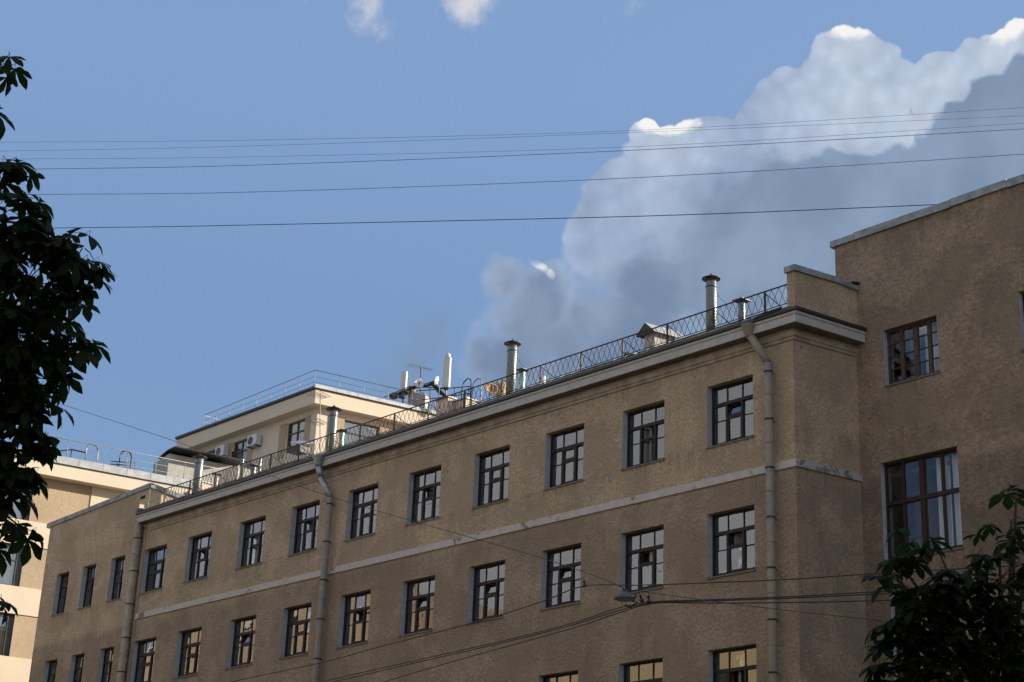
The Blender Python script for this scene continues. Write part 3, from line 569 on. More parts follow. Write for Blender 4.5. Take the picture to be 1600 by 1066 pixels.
# ------------------------------------------------------------------ flues and vents on the ochre roof
def flue(x, y, ztop, r, label, cap='cone', mat='flue', base=18.7, wires=True, capr=1.75, group='metal flue pipes on the ochre roof'):
    t = thing('flue_pipe', label, 'flue pipe', (x, y, base), group)
    MB().lathe((x, y, base), [(r, 0), (r, ztop-base-.02), (r*.96, ztop-base)], 20).build('pipe', MAT[mat], t)
    h = ztop
    if cap == 'cone':
        MB().lathe((x, y, h+.07), [(r*capr, 0), (r*capr*1.02, .012), (r*.7, .085), (.02, .15), (.012, .19)], 18).build('cowl', MAT['black'], t)
        s_ = MB()
        for k in range(4): a = k*PI/2+.4; s_.box(x+math.cos(a)*r*.85-.008, x+math.cos(a)*r*.85+.008, y+math.sin(a)*r*.85-.008, y+math.sin(a)*r*.85+.008, h-.05, h+.1)
        s_.build('cowl_bracket', MAT['black'], t); MB().lathe((x, y, h-.19), [(r+.001, -.012), (r+.012, -.012), (r+.012, .012), (r+.001, .012)], 18).build('collar', MAT['black'], t)
    elif cap == 'flat':
        MB().box(x-r*1.9, x+r*1.9, y-r*1.9, y+r*1.9, h+.05, h+.075).box(x-r*1.2, x+r*1.2, y-r*1.2, y+r*1.2, h+.075, h+.1).build('cowl', MAT['black'], t); MB().box(x-.01, x+.01, y-.01, y+.01, h-.02, h+.05).build('cowl_bracket', MAT['black'], t)
    if wires:
        for (dx, dy) in ((1.3, 1.0), (-1.1, 1.4)): MB().tube([(x, y, h-.2), (x+dx, y+dy, 18.9)], .005, 4).build('guy_wire', MAT['cable'], t)
    return t
flue(-4.45, 2, 21.10, .155, 'tall ribbed flue nearest the corner parapet, with a black conical cowl')
flue(-3.33, 2, 20.12, .10, 'short flue with a flat black cap left of the corner parapet', 'flat', wires=False)
flue(-12.88, 2, 21.24, .16, 'tall ribbed flue in the middle of the roof beside the rusty dish')
flue(-12.34, 2.0, 20.22, .085, 'short greenish flue right beside the tall middle flue', 'flat', 'patch', wires=False)
flue(-11.62, 2.2, 19.95, .11, 'stubby cream pipe end behind the middle railing', None, 'white', wires=False)
flue(-22.36, 2, 21.12, .165, 'tall flue in front of the beige tower, black conical cowl', wires=False)
flue(-21.75, 2.0, 20.18, .09, 'short capped pipe in front of the beige tower window', 'flat', 'patch', wires=False)
flue(-31.1, 2, 21.05, .17, 'leftmost tall flue, in front of the black canopy', wires=False)
flue(-30.05, 2.2, 20.22, .085, 'short bright pipe with a flat cap right of the leftmost tall flue', 'flat', wires=False)
flue(-29.55, 3.0, 21.0, .06, 'thin bright ribbed pipe beside the leftmost flue', None, wires=False)
flue(-28.3, 3.0, 20.75, .055, 'thin bright pipe behind the railing near the black canopy', None, wires=False)
flue(-27.35, 2.1, 20.02, .10, 'squat pipe under a black cowl behind the railing', 'flat', wires=False)
# gabled roof vent
rv_ = thing('roof_vent', 'square vent stack under a small gabled metal hood behind the railing', 'vent', (-6.3, 1.6, 18.7))
pv = at_y(1007, 524, 1.5); V = lambda x, b_, z: Vector((pv.x, 1.5, z))+XX*x+B*b_
zs_ = pv.z
MB().obox(V(0, 0, 18.6), XX*.40, B*.72, ZZ*(zs_-18.6)).build('shaft', MAT['pvent'], rv_)
MB().obox(V(-.05, -.05, zs_), XX*.50, B*.82, ZZ*.04).build('ledge', MAT['coping'], rv_)
za_ = at_y(1015, 504, 1.4).z
for sx in (-1, 1):
    m = MB(); m.poly_extrude([V(.2, -.16, za_), V(.2, 1.0, za_), V(.2+sx*.36, 1.0, za_-.34), V(.2+sx*.36, -.16, za_-.34)], (0, 0, .02)); m.build('hood', MAT['coping_b'] if sx > 0 else MAT['black'], rv_)
MB().poly_extrude([V(-.12, -.15, za_-.335), V(.52, -.15, za_-.335), V(.2, -.15, za_-.02)], tuple(B*.02)).build('gable', MAT['black'], rv_)
for (a, b_) in ((.02, .02), (.36, .02), (.36, .68), (.02, .68)): MB().obox(V(a, b_, zs_+.04), XX*.03, B*.03, ZZ*(za_-.36-zs_+.06)).build('strut', MAT['iron'], rv_)
sk = at_y(984, 555, .8); st = thing('roof_hatch', 'small dark triangular roof hatch behind the railing left of the gabled vent', 'roof hatch', (sk.x, .8, 18.7))
MB().poly_extrude([(sk.x-.22, .6, 18.7), (sk.x+.0, .6, 19.05), (sk.x+.22, .6, 18.7)], (.1, .7, 0)).build('hood', MAT['black'], st)
# debris on the gutter
gd = MB()
for k in range(26): 
    x = -1.15+random.uniform(-.5, .7); s_ = random.uniform(.03, .09); gd.obox((x, -.36+random.uniform(0, .3), 18.27+random.uniform(0, .10)), (s_*1.5, random.uniform(-.02, .02), .01), (0, s_, .02), (0, .01, s_*.5))
o = gd.build('gutter_debris', MAT['black'], main, kind='stuff')
MB().obox((-.95, -.38, 18.24), (.85, 0, .05), (0, .3, .05), (0, -.03, .06)).build('dented_gutter', MAT['black'], main)

# ------------------------------------------------------------------ beige building behind
P0 = at(66, 907, 82)
def L(a, z, off=0.): return Vector((P0.x, P0.y, 0))+B*a+NN*off+ZZ*z
bb = thing('beige_building', 'sunlit beige modern building with tan panels, behind the left end of the ochre building', 'building', L(0, 0, -5))
def lbox(a0, a1, z0, z1, o0, o1): return MB().obox(L(a0, z0, o0), B*(a1-a0), NN*(o1-o0), ZZ*(z1-z0))
A0 = -14; A1 = 13.2
bot = [24.50, 21.07+0, 17.73, 14.4, 11.0, 7.7, 4.3]
# floors: spandrel bands stand proud of the tan panels and windows
lbox(A0, A1+6, 24.56, 25.20, -.6, .6).build('parapet', MAT['beige'], bb)
for i, (z0, z1) in enumerate([(21.07, 22.30), (17.73, 19.05), (14.39, 15.70), (11.05, 12.36), (7.7, 9.0), (4.3, 5.6)]): lbox(A0, A1+6, z0, z1, -.35, .0).build('spandrel', MAT['beige'], bb)
for z0, z1 in [(22.30, 24.56), (19.05, 21.07), (15.70, 17.73), (12.36, 14.39), (9.0, 11.05), (5.6, 7.7)]:
    lbox(-1.03, 1.83 if z0 > 22 else 4, z0, z1, -.34, -.06).build('panel', MAT['tan'], bb)
    for a in (-5.2, -9.4): lbox(a-1.4, a, z0, z1, -.34, -.06).build('panel', MAT['tan'], bb)
    if z0 > 22: lbox(1.84, A1+6, z0, z1, -.34, -.03).build('wall', MAT['beige'], bb)
    else: lbox(4.01, A1+6, z0, z1, -.34, -.03).build('wall', MAT['beige'], bb)
    for (a0, a1) in ((-5.2, -1.03), (-9.4, -6.6), (-14, -10.8)):
        wf = MB(); n = 3
        for (p, q) in ((a0, a0+.07), (a1-.30, a1)): wf.obox(L(p, z0, -.28), B*(q-p), NN*.12, ZZ*(z1-z0))
        wf.obox(L(a0, z0, -.28), B*(a1-a0), NN*.12, ZZ*.07); wf.obox(L(a0, z1-.16, -.28), B*(a1-a0), NN*.12, ZZ*.16)
        wt = a1-a0-.37; mid = z0+(z1-z0)*.60
        for k in range(1, n): c = a0+.07+wt*k/n; wf.obox(L(c-.035, z0+.07, -.27), B*.07, NN*.10, ZZ*(z1-z0-.2))
        wf.obox(L(a0, mid, -.265), B*(a1-a0), NN*.09, ZZ*.07)
        wo = wf.build('window', MAT['dframe'], bb)
        for k in range(n):
            for (za, zb2) in ((z0+.07, mid), (mid+.07, z1-.16)):
                c0 = a0+.07+wt*k/n+.035; c1_ = a0+.07+wt*(k+1)/n-.035; MB().obox(L(c0, za, -.24), B*(c1_-c0), NN*.01, ZZ*(zb2-za)).build('pane', MAT['glass'], wo)
        link('curtain', MB().obox(L(a0+.1, z0+.05, -.48), B*(a1-a0-.5), NN*.01, ZZ*(z1-z0-.1)).mesh('curtain', MAT['curtain']), wo)
lbox(A0, A1+20, 0, 25.0, -13, -.75).build('core', MAT['beige'], bb)
cpb = link('coping', lbox(A0, A1+6, 25.17, 25.24, -.55, .62).mesh('coping', MAT['black']), bb)
a = A0
while a < A1+5.9: lbox(a, a+1.22, 25.24, 25.62, -.5, .66).build('coping_panel', MAT['coping_b'], cpb); a += 1.235
lbox(A0, A1+6, 25.0, 25.1, -12, -.5).build('roof', MAT['roofsheet'], bb)
# tower of the beige building
TC = at(493.7, 607.4, 92.6)               # coping corner
TCo = Vector((TC.x, TC.y, 0)); ZT = TC.z
tw = bb
def TR(a, z, off=0.): return TCo+B*a+NN*off+ZZ*z
def rail_y(u, v): return at_y(u, v, TC.y)
xl = at_y(276, 693, TC.y).x
zf = ZT-.82
# fascia ring (parapet) of the tower: along X (shaded) and along B (lit)
MB().poly_extrude([Vector((xl, TC.y, zf)), Vector((TC.x, TC.y, zf)), TR(.511, zf), Vector((xl, TC.y+.5, zf))], (0, 0, .80)).build('parapet', MAT['beige'], tw, label='shaded tower parapet')
MB().obox(TR(.512, zf), B*13.5, -NN*.5, ZZ*.80).build('parapet', MAT['beige'], tw, label='sunlit tower parapet')
MB().poly_extrude([Vector((xl+.01, TC.y+.49, zf+.02)), TR(.39, zf+.02, -.485), TR(14, zf+.02, -.49), TR(14, zf+.02, -13), Vector((xl+.01, TC.y+13, zf+.02))], (0, 0, .04)).build('soffit', MAT['beige'], tw)
MB().poly_extrude([Vector((xl, TC.y+.1, ZT-.1)), TR(0, ZT-.1, -.1), TR(14, ZT-.1, -.1), TR(14, ZT-.1, -13), Vector((xl, TC.y+13, ZT-.1))], (0, 0, .05)).build('roof', MAT['roofsheet'], tw)
ct = link('coping', MB().obox((xl-.05, TC.y-.04, ZT-.03), (TC.x-xl+.1, 0, 0), (0, .55, 0), (0, 0, .05)).mesh('coping', MAT['black']), tw)
for k in range(8): MB().obox((xl-.1+(TC.x-xl+.1)*k/8, TC.y-.1, ZT+.02), ((TC.x-xl+.1)/8-.02, 0, 0), (0, .6, 0), (0, 0, .13)).build('coping_panel', MAT['black'], ct)
MB().obox(TR(.0, ZT-.028, .06), B*14, -NN*.6, ZZ*.06).build('coping_edge', MAT['black'], ct)
for k in range(11): MB().obox(TR(-.1+k*1.3, ZT+.03, .12), B*1.28, -NN*.6, ZZ*.20).build('coping_panel', MAT['coping_b'], ct)
WS = .55                                   # the walls stand back from the parapet
yw = TC.y+WS; xw = TC.x-.445
# shaded wall with windows
def tx(u, v): return at_y(u, v, yw)
wins = [(at_y(449, 655, yw).x, at_y(478, 650, yw).x), (at_y(364, 690, yw).x, at_y(388, 690, yw).x), (at_y(318, 712, yw).x, at_y(340, 712, yw).x)]
z_w0, z_w1 = ZT-2.95, ZT-1.18
xwl = xl+.55
ops = [(a-xwl, b_-xwl, z_w0, z_w1) for a, b_ in wins]
w = wall_grid((xwl, yw, 0), XX, xw-xwl, 24.9, zf+.02, ops, YY, .3); w.quad((xwl, yw+12, 24.9), (xwl, yw, 24.9), (xwl, yw, zf), (xwl, yw+12, zf)); w.build('wall', MAT['beige'], tw, label='shaded tower wall')
def dark_window(O, U, I, w_, h_, parent, cols=2):
    f = MB(); t = .07; O = Vector(O)+I*.14
    f.obox(O, U*t, I*.1, ZZ*h_); f.obox(O+U*(w_-t), U*t, I*.1, ZZ*h_); f.obox(O+U*t, U*(w_-2*t), I*.1, ZZ*t); f.obox(O+U*t+ZZ*(h_-t), U*(w_-2*t), I*.1, ZZ*t)
    for k in range(1, cols): f.obox(O+U*(w_*k/cols-.04)+ZZ*t, U*.08, I*.09, ZZ*(h_-2*t))
    f.obox(O+U*t+ZZ*(h_*.62), U*(w_-2*t), I*.085, ZZ*.08); fo = f.build('window', MAT['dframe'], parent)
    for k in range(cols):
        for (za, zb2) in ((t, h_*.62), (h_*.62+.08, h_-t)):
            x0 = w_*k/cols+(t if k == 0 else .04); x1 = w_*(k+1)/cols-(t if k == cols-1 else .04); MB().obox(O+U*x0+I*.05+ZZ*za, U*(x1-x0), I*.01, ZZ*(zb2-za)).build('pane', MAT['glass'], fo)
    MB().obox(O+U*.06+I*.35, U*(w_*.55), I*.01, ZZ*(h_-.05)).build('curtain', MAT['curtain'], fo); MB().obox(O-U*.3+I*1.2-ZZ*.2, U*(w_+.6), I*.02, ZZ*(h_+.4)).build('room_wall', MAT['room'], fo)
    return fo
for a, b_ in wins:
    dark_window((a, yw, z_w0), XX, YY, b_-a, z_w1-z_w0, tw)
    for (p, q) in ((a-.62, a-.003), (b_+.003, b_+.5)): MB().box(p, q, yw-.03, yw-.001, z_w0-.2, z_w1+.05).build('panel', MAT['tan'], tw)
# lit wall with wide window
q0 = TR(0, 0, -WS); LB = 14
aw0, aw1 = 1.65, 3.82
w = wall_grid(TR(.446, 0, -WS), B, LB, 24.9, zf+.02, [(aw0-.0, aw1, z_w0-.1, z_w1)], -NN, .25); w.build('wall', MAT['beige'], tw, label='sunlit tower wall')
dark_window(TR(.446+aw0, z_w0-.1, -WS), B, -NN, aw1-aw0, z_w1-z_w0+.1, tw, 2)
for (p, q) in ((aw0-.95, aw0-.003), (aw1+.003, aw1+.8)): MB().obox(TR(.446+p, z_w0-.2, -WS+.002), B*(q-p), NN*.035, ZZ*(z_w1-z_w0+.25)).build('panel', MAT['tan'], tw)
# railings
def tube_rail(pts, h, name, label, sp, rails=(1., .62, .3), r=.021):
    t = thing(name, label, 'railing', pts[0])
    for k, fr in enumerate(rails): MB().tube([Vector(p)+ZZ*h*fr for p in pts], r if k == 0 else r*.5, 6).build('rail', MAT['rail'], t)
    for i in range(len(pts)-1):
        a, b_ = Vector(pts[i]), Vector(pts[i+1]); n = max(1, round((b_-a).length/sp))
        for k in range(n+(i == len(pts)-2)): p = a.lerp(b_, k/n); MB().tube([p, p+ZZ*h], r*.9, 6).build('post', MAT['rail'], t)
    return t
tube_rail([L(-12, 25.6, .3), L(12.5, 25.6, .3)], 1.02, 'terrace_railing', 'thin grey pipe railing on the low sunlit roof at far left', 1.55)
xr = at_y(316, 673, TC.y+.25).x
tube_rail([Vector((xr, TC.y+2.2, ZT+.1)), Vector((xr, TC.y+.25, ZT+.1)), TR(-.05, ZT+.15, -.2), TR(13.5, ZT+.15, -.2)], .98, 'tower_railing', 'thin grey pipe railing around the roof of the beige tower', 1.45)
# roof ladder hoops on the low roof
ld = thing('roof_ladder', 'curved ladder hoops and dark landing at the low roof edge behind the left tree', 'ladder', L(1.5, 25.6, -.4))
for a in (1.25, 3.0):
    for (aa) in (a, a+.62):
        pass
    MB().tube([L(a, 25.55, .1), L(a, 26.35, .1), L(a+.08, 26.58, .1), L(a+.3, 26.7, .1), L(a+.52, 26.6, .1), L(a+.6, 26.35, .1), L(a+.6, 25.55, .1)], .04, 8).build('hoop', MAT['rail'] if a < 2 else MAT['black'], ld)
MB().obox(L(1.3, 25.64, -.3), B*2.5, NN*.5, ZZ*.08).build('landing', MAT['black'], ld)
MB().tube([L(-1.3, 25.7, -.2), L(.6, 26.3, -.2), L(1.35, 26.28, -.2)], .035, 6).build('handrail', MAT['black'], ld)
for a, z in ((-.5, 25.95), (.6, 26.3), (3.0, 26.1)): MB().tube([L(a, 25.5, -.2), L(a, z, -.2)], .025, 6).build('post', MAT['black'], ld)
for z in (25.85, 26.0, 26.15): MB().tube([L(2.6, z-.1, -.1), L(3.9, z+.06, -.1)], .025, 6).build('rung', MAT['black'], ld)
# air conditioners on the shaded tower wall
def ac(u, v, label):
    p = at_y(u, v, yw-.45); t = thing('air_conditioner', label, 'air conditioner', (p.x, yw, p.z), 'air conditioners on the beige tower')
    MB().box(p.x-.05, p.x+.85, yw-.42, yw-.08, p.z-.3, p.z+.32).build('casing', MAT['white'], t)
    MB().lathe((0, 0, 0), [(.24, 0), (.24, .015), (.2, .02)], 18).build('fan_grille', MAT['darkgrille'], t)
    g = t.children[-1]; g.matrix_parent_inverse = Matrix.Identity(4); g.location = (.28, -.42, 0.); g.rotation_euler = (PI/2, 0, 0)
    MB().box(p.x+.02, p.x+.06, yw-.45, yw, p.z-.36, p.z-.3).build('bracket', MAT['iron'], t); MB().box(p.x+.74, p.x+.78, yw-.45, yw, p.z-.36, p.z-.3).build('bracket', MAT['iron'], t)
ac(386, 690, 'white air conditioner beside the second tower window'); ac(336, 707, 'white air conditioner at the leftmost tower window')
# grey stack with a long black canopy on the low roof
cs = thing('vent_stack', 'grey rendered roof block under a long black sheet canopy, left of the tower', 'roof block', L(6, 25.1, -2))
ca = []
def lpt(u, v, off):
    k = AF + AR*(u-800)/FPX - AU*(v-533)/FPX; n_ = np.array(NN); pp = np.array(L(0, 0, off)); t = n_@(pp-CAM)/(n_@k); return Vector(CAM+k*t)
pA, pB = lpt(264, 716, -1.0), lpt(380, 735, -1.0)
aA = (pA-L(0, 0, -1)).dot(B); aB = (pB-L(0, 0, -1)).dot(B); zA = pA.z
MB().obox(L(aA, 25.1, -3.4), B*(aB-aA+2), NN*2.4, ZZ*(zA-25.1+.25)).build('body', MAT['greywall'], cs)
c0, c1_ = lpt(264, 703, -1.2), lpt(377, 722, -1.2); aa, ab = (c0-L(0, 0, -1.2)).dot(B), (c1_-L(0, 0, -1.2)).dot(B); zr = c0.z+.02
for s_ in (-1, 1):
    MB().poly_extrude([L(aa, zr, -1.4), L(ab, zr-.02, -1.4), L(ab+.1, zr-.16, -1.4+s_*1.3), L(aa-.05, zr-.14, -1.4+s_*1.3)], (0, 0, .05)).build('canopy', MAT['black'], cs)
# ribbed fence behind the left end of the ochre roof
rf = thing('ribbed_screen', 'low grey ribbed metal screen behind the left end of the roof railing', 'screen', (-34, 4, 20.0))
r0, r1 = at_y(255, 763, 4.2), at_y(298, 760, 4.2)
for k in range(22):
    t_ = k/22; x = r0.x+(r1.x-r0.x)*t_; MB().box(x, x+(r1.x-r0.x)/22*.6, 4.15+(k % 2)*.03, 4.22, 19.1, 21.0).build('slat', MAT['ribbed'], rf)
rg = thing('ribbed_screen', 'grey slatted screen behind the railing under the black canopy', 'screen', (-30, 6, 20.2))
r0, r1 = at_y(338, 738, 5.2), at_y(372, 741, 5.2)
for k in range(16):
    x = r0.x+(r1.x-r0.x)*k/16; MB().box(x, x+.075, 5.2, 5.26, 19.3, r0.z).build('slat', MAT['ribbed'], rg)
# brick chimney stubs
def stub(u0, u1, vt, y, mat, name, label, h=1.6):
    a, b_ = at_y(u0, vt, y), at_y(u1, vt, y); t = thing(name, label, 'chimney', (a.x, y, a.z-h)); MB().box(a.x, b_.x, y, y+.5, 18.6, a.z).build('shaft', MAT[mat], t); MB().box(a.x-.05, b_.x+.05, y-.05, y+.55, a.z, a.z+.06).build('cap', MAT['coping'], t)
stub(306, 316, 757, 3.0, 'brick', 'brick_chimney', 'small pinkish brick chimney between the leftmost flues')
# pale brick stack and boxes behind the mid railing
stub(682, 700, 627, 4.5, 'brick', 'brick_chimney', 'pale brick stack behind the railing below the large white antenna'); stub(712, 728, 628, 4.8, 'brick', 'brick_chimney', 'pale brick stack left of the curved ladder hoops')
p, q = at(637, 632, 97), at(664, 632, 97); vbx = thing('vent_box', 'grey sheet metal box at the right end of the tower roof', 'vent box', p); hh = at(650, 613, 97).z-at(650, 632, 97).z
MB().obox(p-ZZ*.6, q-p, Vector((-.6, .8, 0)), ZZ*(hh+.6)).build('casing', MAT['greywall'], vbx); MB().obox(p-ZZ*-hh-Vector((.1, .1, 0)), (q-p)*1.08, Vector((-.6, .9, 0)), ZZ*.06).build('lid', MAT['coping'], vbx)
hp = thing('roof_ladder', 'two curved ladder hoops behind the railing left of the rusty dish', 'ladder', at_y(735, 625, 2.5))
for (u, mt) in ((731, 'iron'), (747, 'rail')):
    p = at_y(u, 612, 2.5); s_ = .30; zt_ = at_y(u, 600, 2.5).z
    MB().tube([(p.x-s_, 2.5, 18.8), (p.x-s_, 2.5, zt_-.05), (p.x-s_*.8, 2.5, zt_+.1), (p.x-.05, 2.5, zt_+.2), (p.x+s_*.4, 2.5, zt_+.12), (p.x+s_*.5, 2.5, zt_-.05), (p.x+s_*.5, 2.5, 18.8)], .022, 7).build('hoop', MAT[mt], hp)
tank = [at_y(778, 598, 3.2), at_y(786, 598, 3.2)]
for i, p in enumerate(tank): tk = thing('vent_pipe', ['left rust-stained pipe between the dish and the tall middle flue', 'right rust-stained pipe between the dish and the tall middle flue'][i], 'vent pipe', (p.x, 3.2, 18.8)); MB().lathe((p.x, 3.2, 18.8), [(.13, 0), (.13, p.z-18.8-.02), (.11, p.z-18.8)], 14).build('pipe', MAT['rust'] if i else MAT['ribbed'], tk)

# ------------------------------------------------------------------ antennas
def dish(P, r, az, mat, label, el=20):
    t = thing('satellite_dish', label, 'satellite dish', P)
    m = MB(); m.lathe((0, 0, 0), [(.02, 0), (r*.5, .03*r/.4), (r*.8, .075*r/.4), (r, .12*r/.4), (r*1.0, .135*r/.4), (r*.8, .095*r/.4), (.01, .02)], 20)
    o = m.build('reflector', MAT[mat], t, local=True); o.rotation_euler = (0, PI/2-math.radians(el), math.radians(az))
    MB().tube([(0, 0, 0), (-.12*math.cos(math.radians(az)), -.12*math.sin(math.radians(az)), -.1), (-.12*math.cos(math.radians(az)), -.12*math.sin(math.radians(az)), -r-.6)], .025, 6).build('mount', MAT['rail'], t, local=True)
    d = Vector((math.cos(math.radians(az)), math.sin(math.radians(az)), 0)); MB().tube([Vector((0, 0, -r*.9)), d*r*.9+ZZ*-.0], .012, 5).box(d.x*r*.9-.03, d.x*r*.9+.03, d.y*r*.9-.03, d.y*r*.9+.03, -.04, .04).build('feed_arm', MAT['iron'], t, local=True)
    return t
dish(at_y(767, 609, 2.6), .225, -28, 'rust', 'rusty round satellite dish behind the railing in mid roof')
DT = 97
def sector(u, vt, vb, wpx, label, knob):
    a, b_ = at(u, vt, DT), at(u, vb, DT); w_ = wpx*DT/FPX; t = thing('sector_antenna', label, 'antenna', (b_.x, b_.y, b_.z-.8), 'white panel antennas on the tower roof')
    c = Vector((b_.x, b_.y, b_.z)); m = MB(); h = a.z-b_.z; R2 = Vector((AR[0], AR[1], 0)).normalized(); F2 = Vector((-R2.y, R2.x, 0))
    m.poly_extrude([c-R2*w_/2, c-R2*w_/2-F2*.07, c-R2*w_*.3-F2*.14, c+R2*w_*.3-F2*.14, c+R2*w_/2-F2*.07, c+R2*w_/2], (0, 0, h)); m.build('panel', MAT['white'], t)
    MB().tube([c+F2*.15-ZZ*1.5, c+F2*.15+ZZ*h*.9], .05, 8).build('mast', MAT['rail'], t)
    for k in (.15, .8): MB().obox(c+ZZ*h*k-R2*.05, R2*.1, F2*.16, ZZ*.08).build('bracket', MAT['rail'], t)
    MB().obox(c-R2*.12-F2*.08-ZZ*.16, R2*.24, F2*.1, ZZ*.15).build('connector', MAT['darkgrille'], t)
    if knob: MB().lathe(c+ZZ*h, [(.1, 0), (.12, .06), (.16, .12), (.14, .22), (.05, .28)], 12).build('beacon', MAT['white'], t)
sector(630, 577, 613, 10.5, 'smaller white panel antenna left of the television aerial', False); sector(697, 552, 606, 12.5, 'tall white panel antenna with a knob on top', True)
def yagi(u, v, D, mast_v, blen, els, label, rot=0., two=False):
    c = at(u, v, D); k = D/FPX; t = thing('tv_antenna', label, 'antenna', at(u, mast_v, D)); R2 = Vector((AR[0], AR[1], 0)).normalized(); bd = (R2*math.cos(rot)+Vector((-R2.y, R2.x, 0))*math.sin(rot)).normalized(); pe = Vector((-bd.y, bd.x, 0))
    MB().tube([at(u, mast_v, D), c+ZZ*.1], .018 if two else .03, 6).build('mast', MAT['rail'], t)
    for lv in ([0] if not two else [0, -two*k]):
        q = c+ZZ*lv; MB().tube([q-bd*blen*.5*k, q+bd*blen*.5*k], .018, 5).build('boom', MAT['rail'], t)
        for i in range(els): p = q+bd*blen*k*(i/(els-1)-.5); hl = .42*(1-.35*i/els); MB().tube([p-pe*hl, p+pe*hl], .010, 4).build('element', MAT['rail'], t)
yagi(657, 574, 97, 620, 40, 9, 'television aerial with many rods between the two white panel antennas', .5)
yagi(500, 618, 64, 705, 26, 6, 'tall television aerial on a mast at the corner of the tower', .9, 44)
dish(at(654, 601, 96), .30, -30, 'white', 'small white dish at the foot of the television aerial'); dish(at(684, 596, 96), .28, -150, 'white', 'white dish seen edge-on left of the tall panel antenna')
# black cables looping between the aerials
cb = thing('cable_tangle', 'bundle of black cables looping between the white antennas on the tower roof', 'cables', at(670, 612, 96))
for k in range(9):
    j = lambda s_: random.uniform(-s_, s_); pts = [at(655+j(2), 604+j(3), 96), at(664+j(2), 602+j(4), 96), at(676+j(2), 600+j(5), 96), at(688+j(2), 612+j(4), 96), at(697+j(3), 622+j(3), 96), at(703+j(4), 640+j(4), 96)]
    MB().tube(pts, .035, 5).build('cable', MAT['cable'], cb)
for k in range(5):
    pts = [at(605+k*3, 619+k, 96), at(622, 614+k, 96), at(640, 606+k*1.5, 96), at(655, 600+k, 96)]; MB().tube(pts, .025, 5).build('cable', MAT['cable'], cb)
lp = [at(703+7*math.cos(a), 636+9*math.sin(a), 96) for a in np.linspace(0, 6.6, 14)]; MB().tube(lp, .04, 5).build('cable', MAT['cable'], cb)
# frame with instruments on the tower roof
tf = thing('antenna_frame', 'dark metal frame carrying the antennas at the right end of the tower roof', 'metal frame', at(660, 625, 96))
for (a, b_) in (((600, 621), (640, 604)), ((640, 604), (700, 607)), ((610, 622), (652, 611)), ((652, 611), (735, 604)), ((660, 625), (735, 615)), ((640, 604), (640, 628)), ((672, 606), (672, 628)), ((710, 604), (710, 640)), ((732, 604), (732, 640))): MB().tube([at(*a, 96.5), at(*b_, 96.5)], .03, 5).build('bar', MAT['iron'], tf)
for (u, v, s_) in ((612, 618, .35), (626, 617, .4), (642, 608, .2)): p = at(u, v, 96); MB().box(p.x-s_/2, p.x+s_/2, p.y, p.y+.3, p.z-.15, p.z+.15).build('equipment_box', MAT['darkgrille'], tf)
# white flap in front of the tower
fl = thing('roof_hatch', 'open roof hatch with a pale lid behind the railing at the tower foot', 'roof hatch', at_y(470, 700, 2.4))
p = at_y(468, 700, 2.4); MB().obox((p.x-.55, 2.2, p.z-.12), (.8, 0, -.1), (0, .5, 0), (0, 0, .24)).build('box', MAT['black'], fl); MB().obox((p.x-.2, 2.1, p.z+.16), (1.0, 0, -.26), (.1, .35, .12), (0, 0, .04)).build('lid', MAT['coping_b'], fl)

# ------------------------------------------------------------------ wires over the street
def wire(pts, r, label, group, name='overhead_wire', mat='cable'):
    P = [at(u, v, d) for u, v, d in pts]; sm = []
    for i in range(len(P)-1):               # Catmull-Rom
        p0, p1, p2, p3 = P[max(i-1, 0)], P[i], P[i+1], P[min(i+2, len(P)-1)]
        for k in range(6): t = k/6; sm.append(.5*((2*p1)+(-p0+p2)*t+(2*p0-5*p1+4*p2-p3)*t*t+(-p0+3*p1-3*p2+p3)*t**3))
    sm.append(P[-1]); o = thing(name, label, 'wire', tuple(P[0]), group); MB().tube(sm, r, 6).build('strand', MAT[mat], o); return o
G = 'thin wires crossing the sky'
D6 = 36
wire([(-300, 227, D6), (0, 222.5, D6), (400, 219, D6), (1000, 203.6, D6), (1600, 168, D6), (1900, 148, D6)], .0034, 'topmost of the thin wires across the sky', G, mat='skywire')
wire([(-300, 241, D6), (20, 236, D6), (400, 228, D6), (1000, 206.8, D6), (1600, 181, D6), (1900, 166, D6)], .0034, 'second wire from the top across the sky', G, mat='skywire')
wire([(-300, 251, D6), (40, 248.5, D6), (400, 245, D6), (1000, 229, D6), (1600, 192.5, D6), (1900, 172, D6)], .0034, 'third wire from the top across the sky', G, mat='skywire')
wire([(-300, 270, D6), (40, 264.5, D6), (400, 258, D6), (1000, 234.4, D6), (1600, 201.6, D6), (1900, 184, D6)], .0062, 'fourth wire from the top across the sky', G, mat='skywire')
wire([(-300, 309, D6), (60, 304, D6), (400, 300, D6), (1000, 277.5, D6), (1600, 241, D6), (1900, 220, D6)], .0062, 'fifth wire from the top, in the wide gap over the ochre roof', G, mat='skywire')
wire([(-300, 360, 62), (165, 355.5, 58), (400, 351.5, 55), (1000, 338, 50), (1460, 320, 47.5), (1560, 316, 47.5)], .012, 'lowest and darkest wire, ending behind the coping of the right wing', G)
DL = 26.
wire([(-200, 535, 60), (75, 625, 52), (275, 690, 45), (513, 775, 38), (840, 870, 30), (972, 917, DL)], .0075, 'thin span wire slanting down from the left tree to the street lamp', 'span wires')
wire([(985, 922, DL), (1180, 948, 24), (1400, 972, 22), (1700, 1000, 20)], .0055, 'thin span wire running right from the street lamp', 'span wires')
tA = wire([(260, 1092, 40), (360, 1066, 38.5), (500, 1036, 36), (600, 1009, 34), (740, 973, 32), (847, 940, 30), (912, 916, 29), (1000, 914.5, 27.5), (1100, 911, 26.5), (1240, 905, 25), (1375, 896, 24), (1700, 878, 21)], .0095, 'upper trolley wire bending at a lone insulator', 'trolley wires')
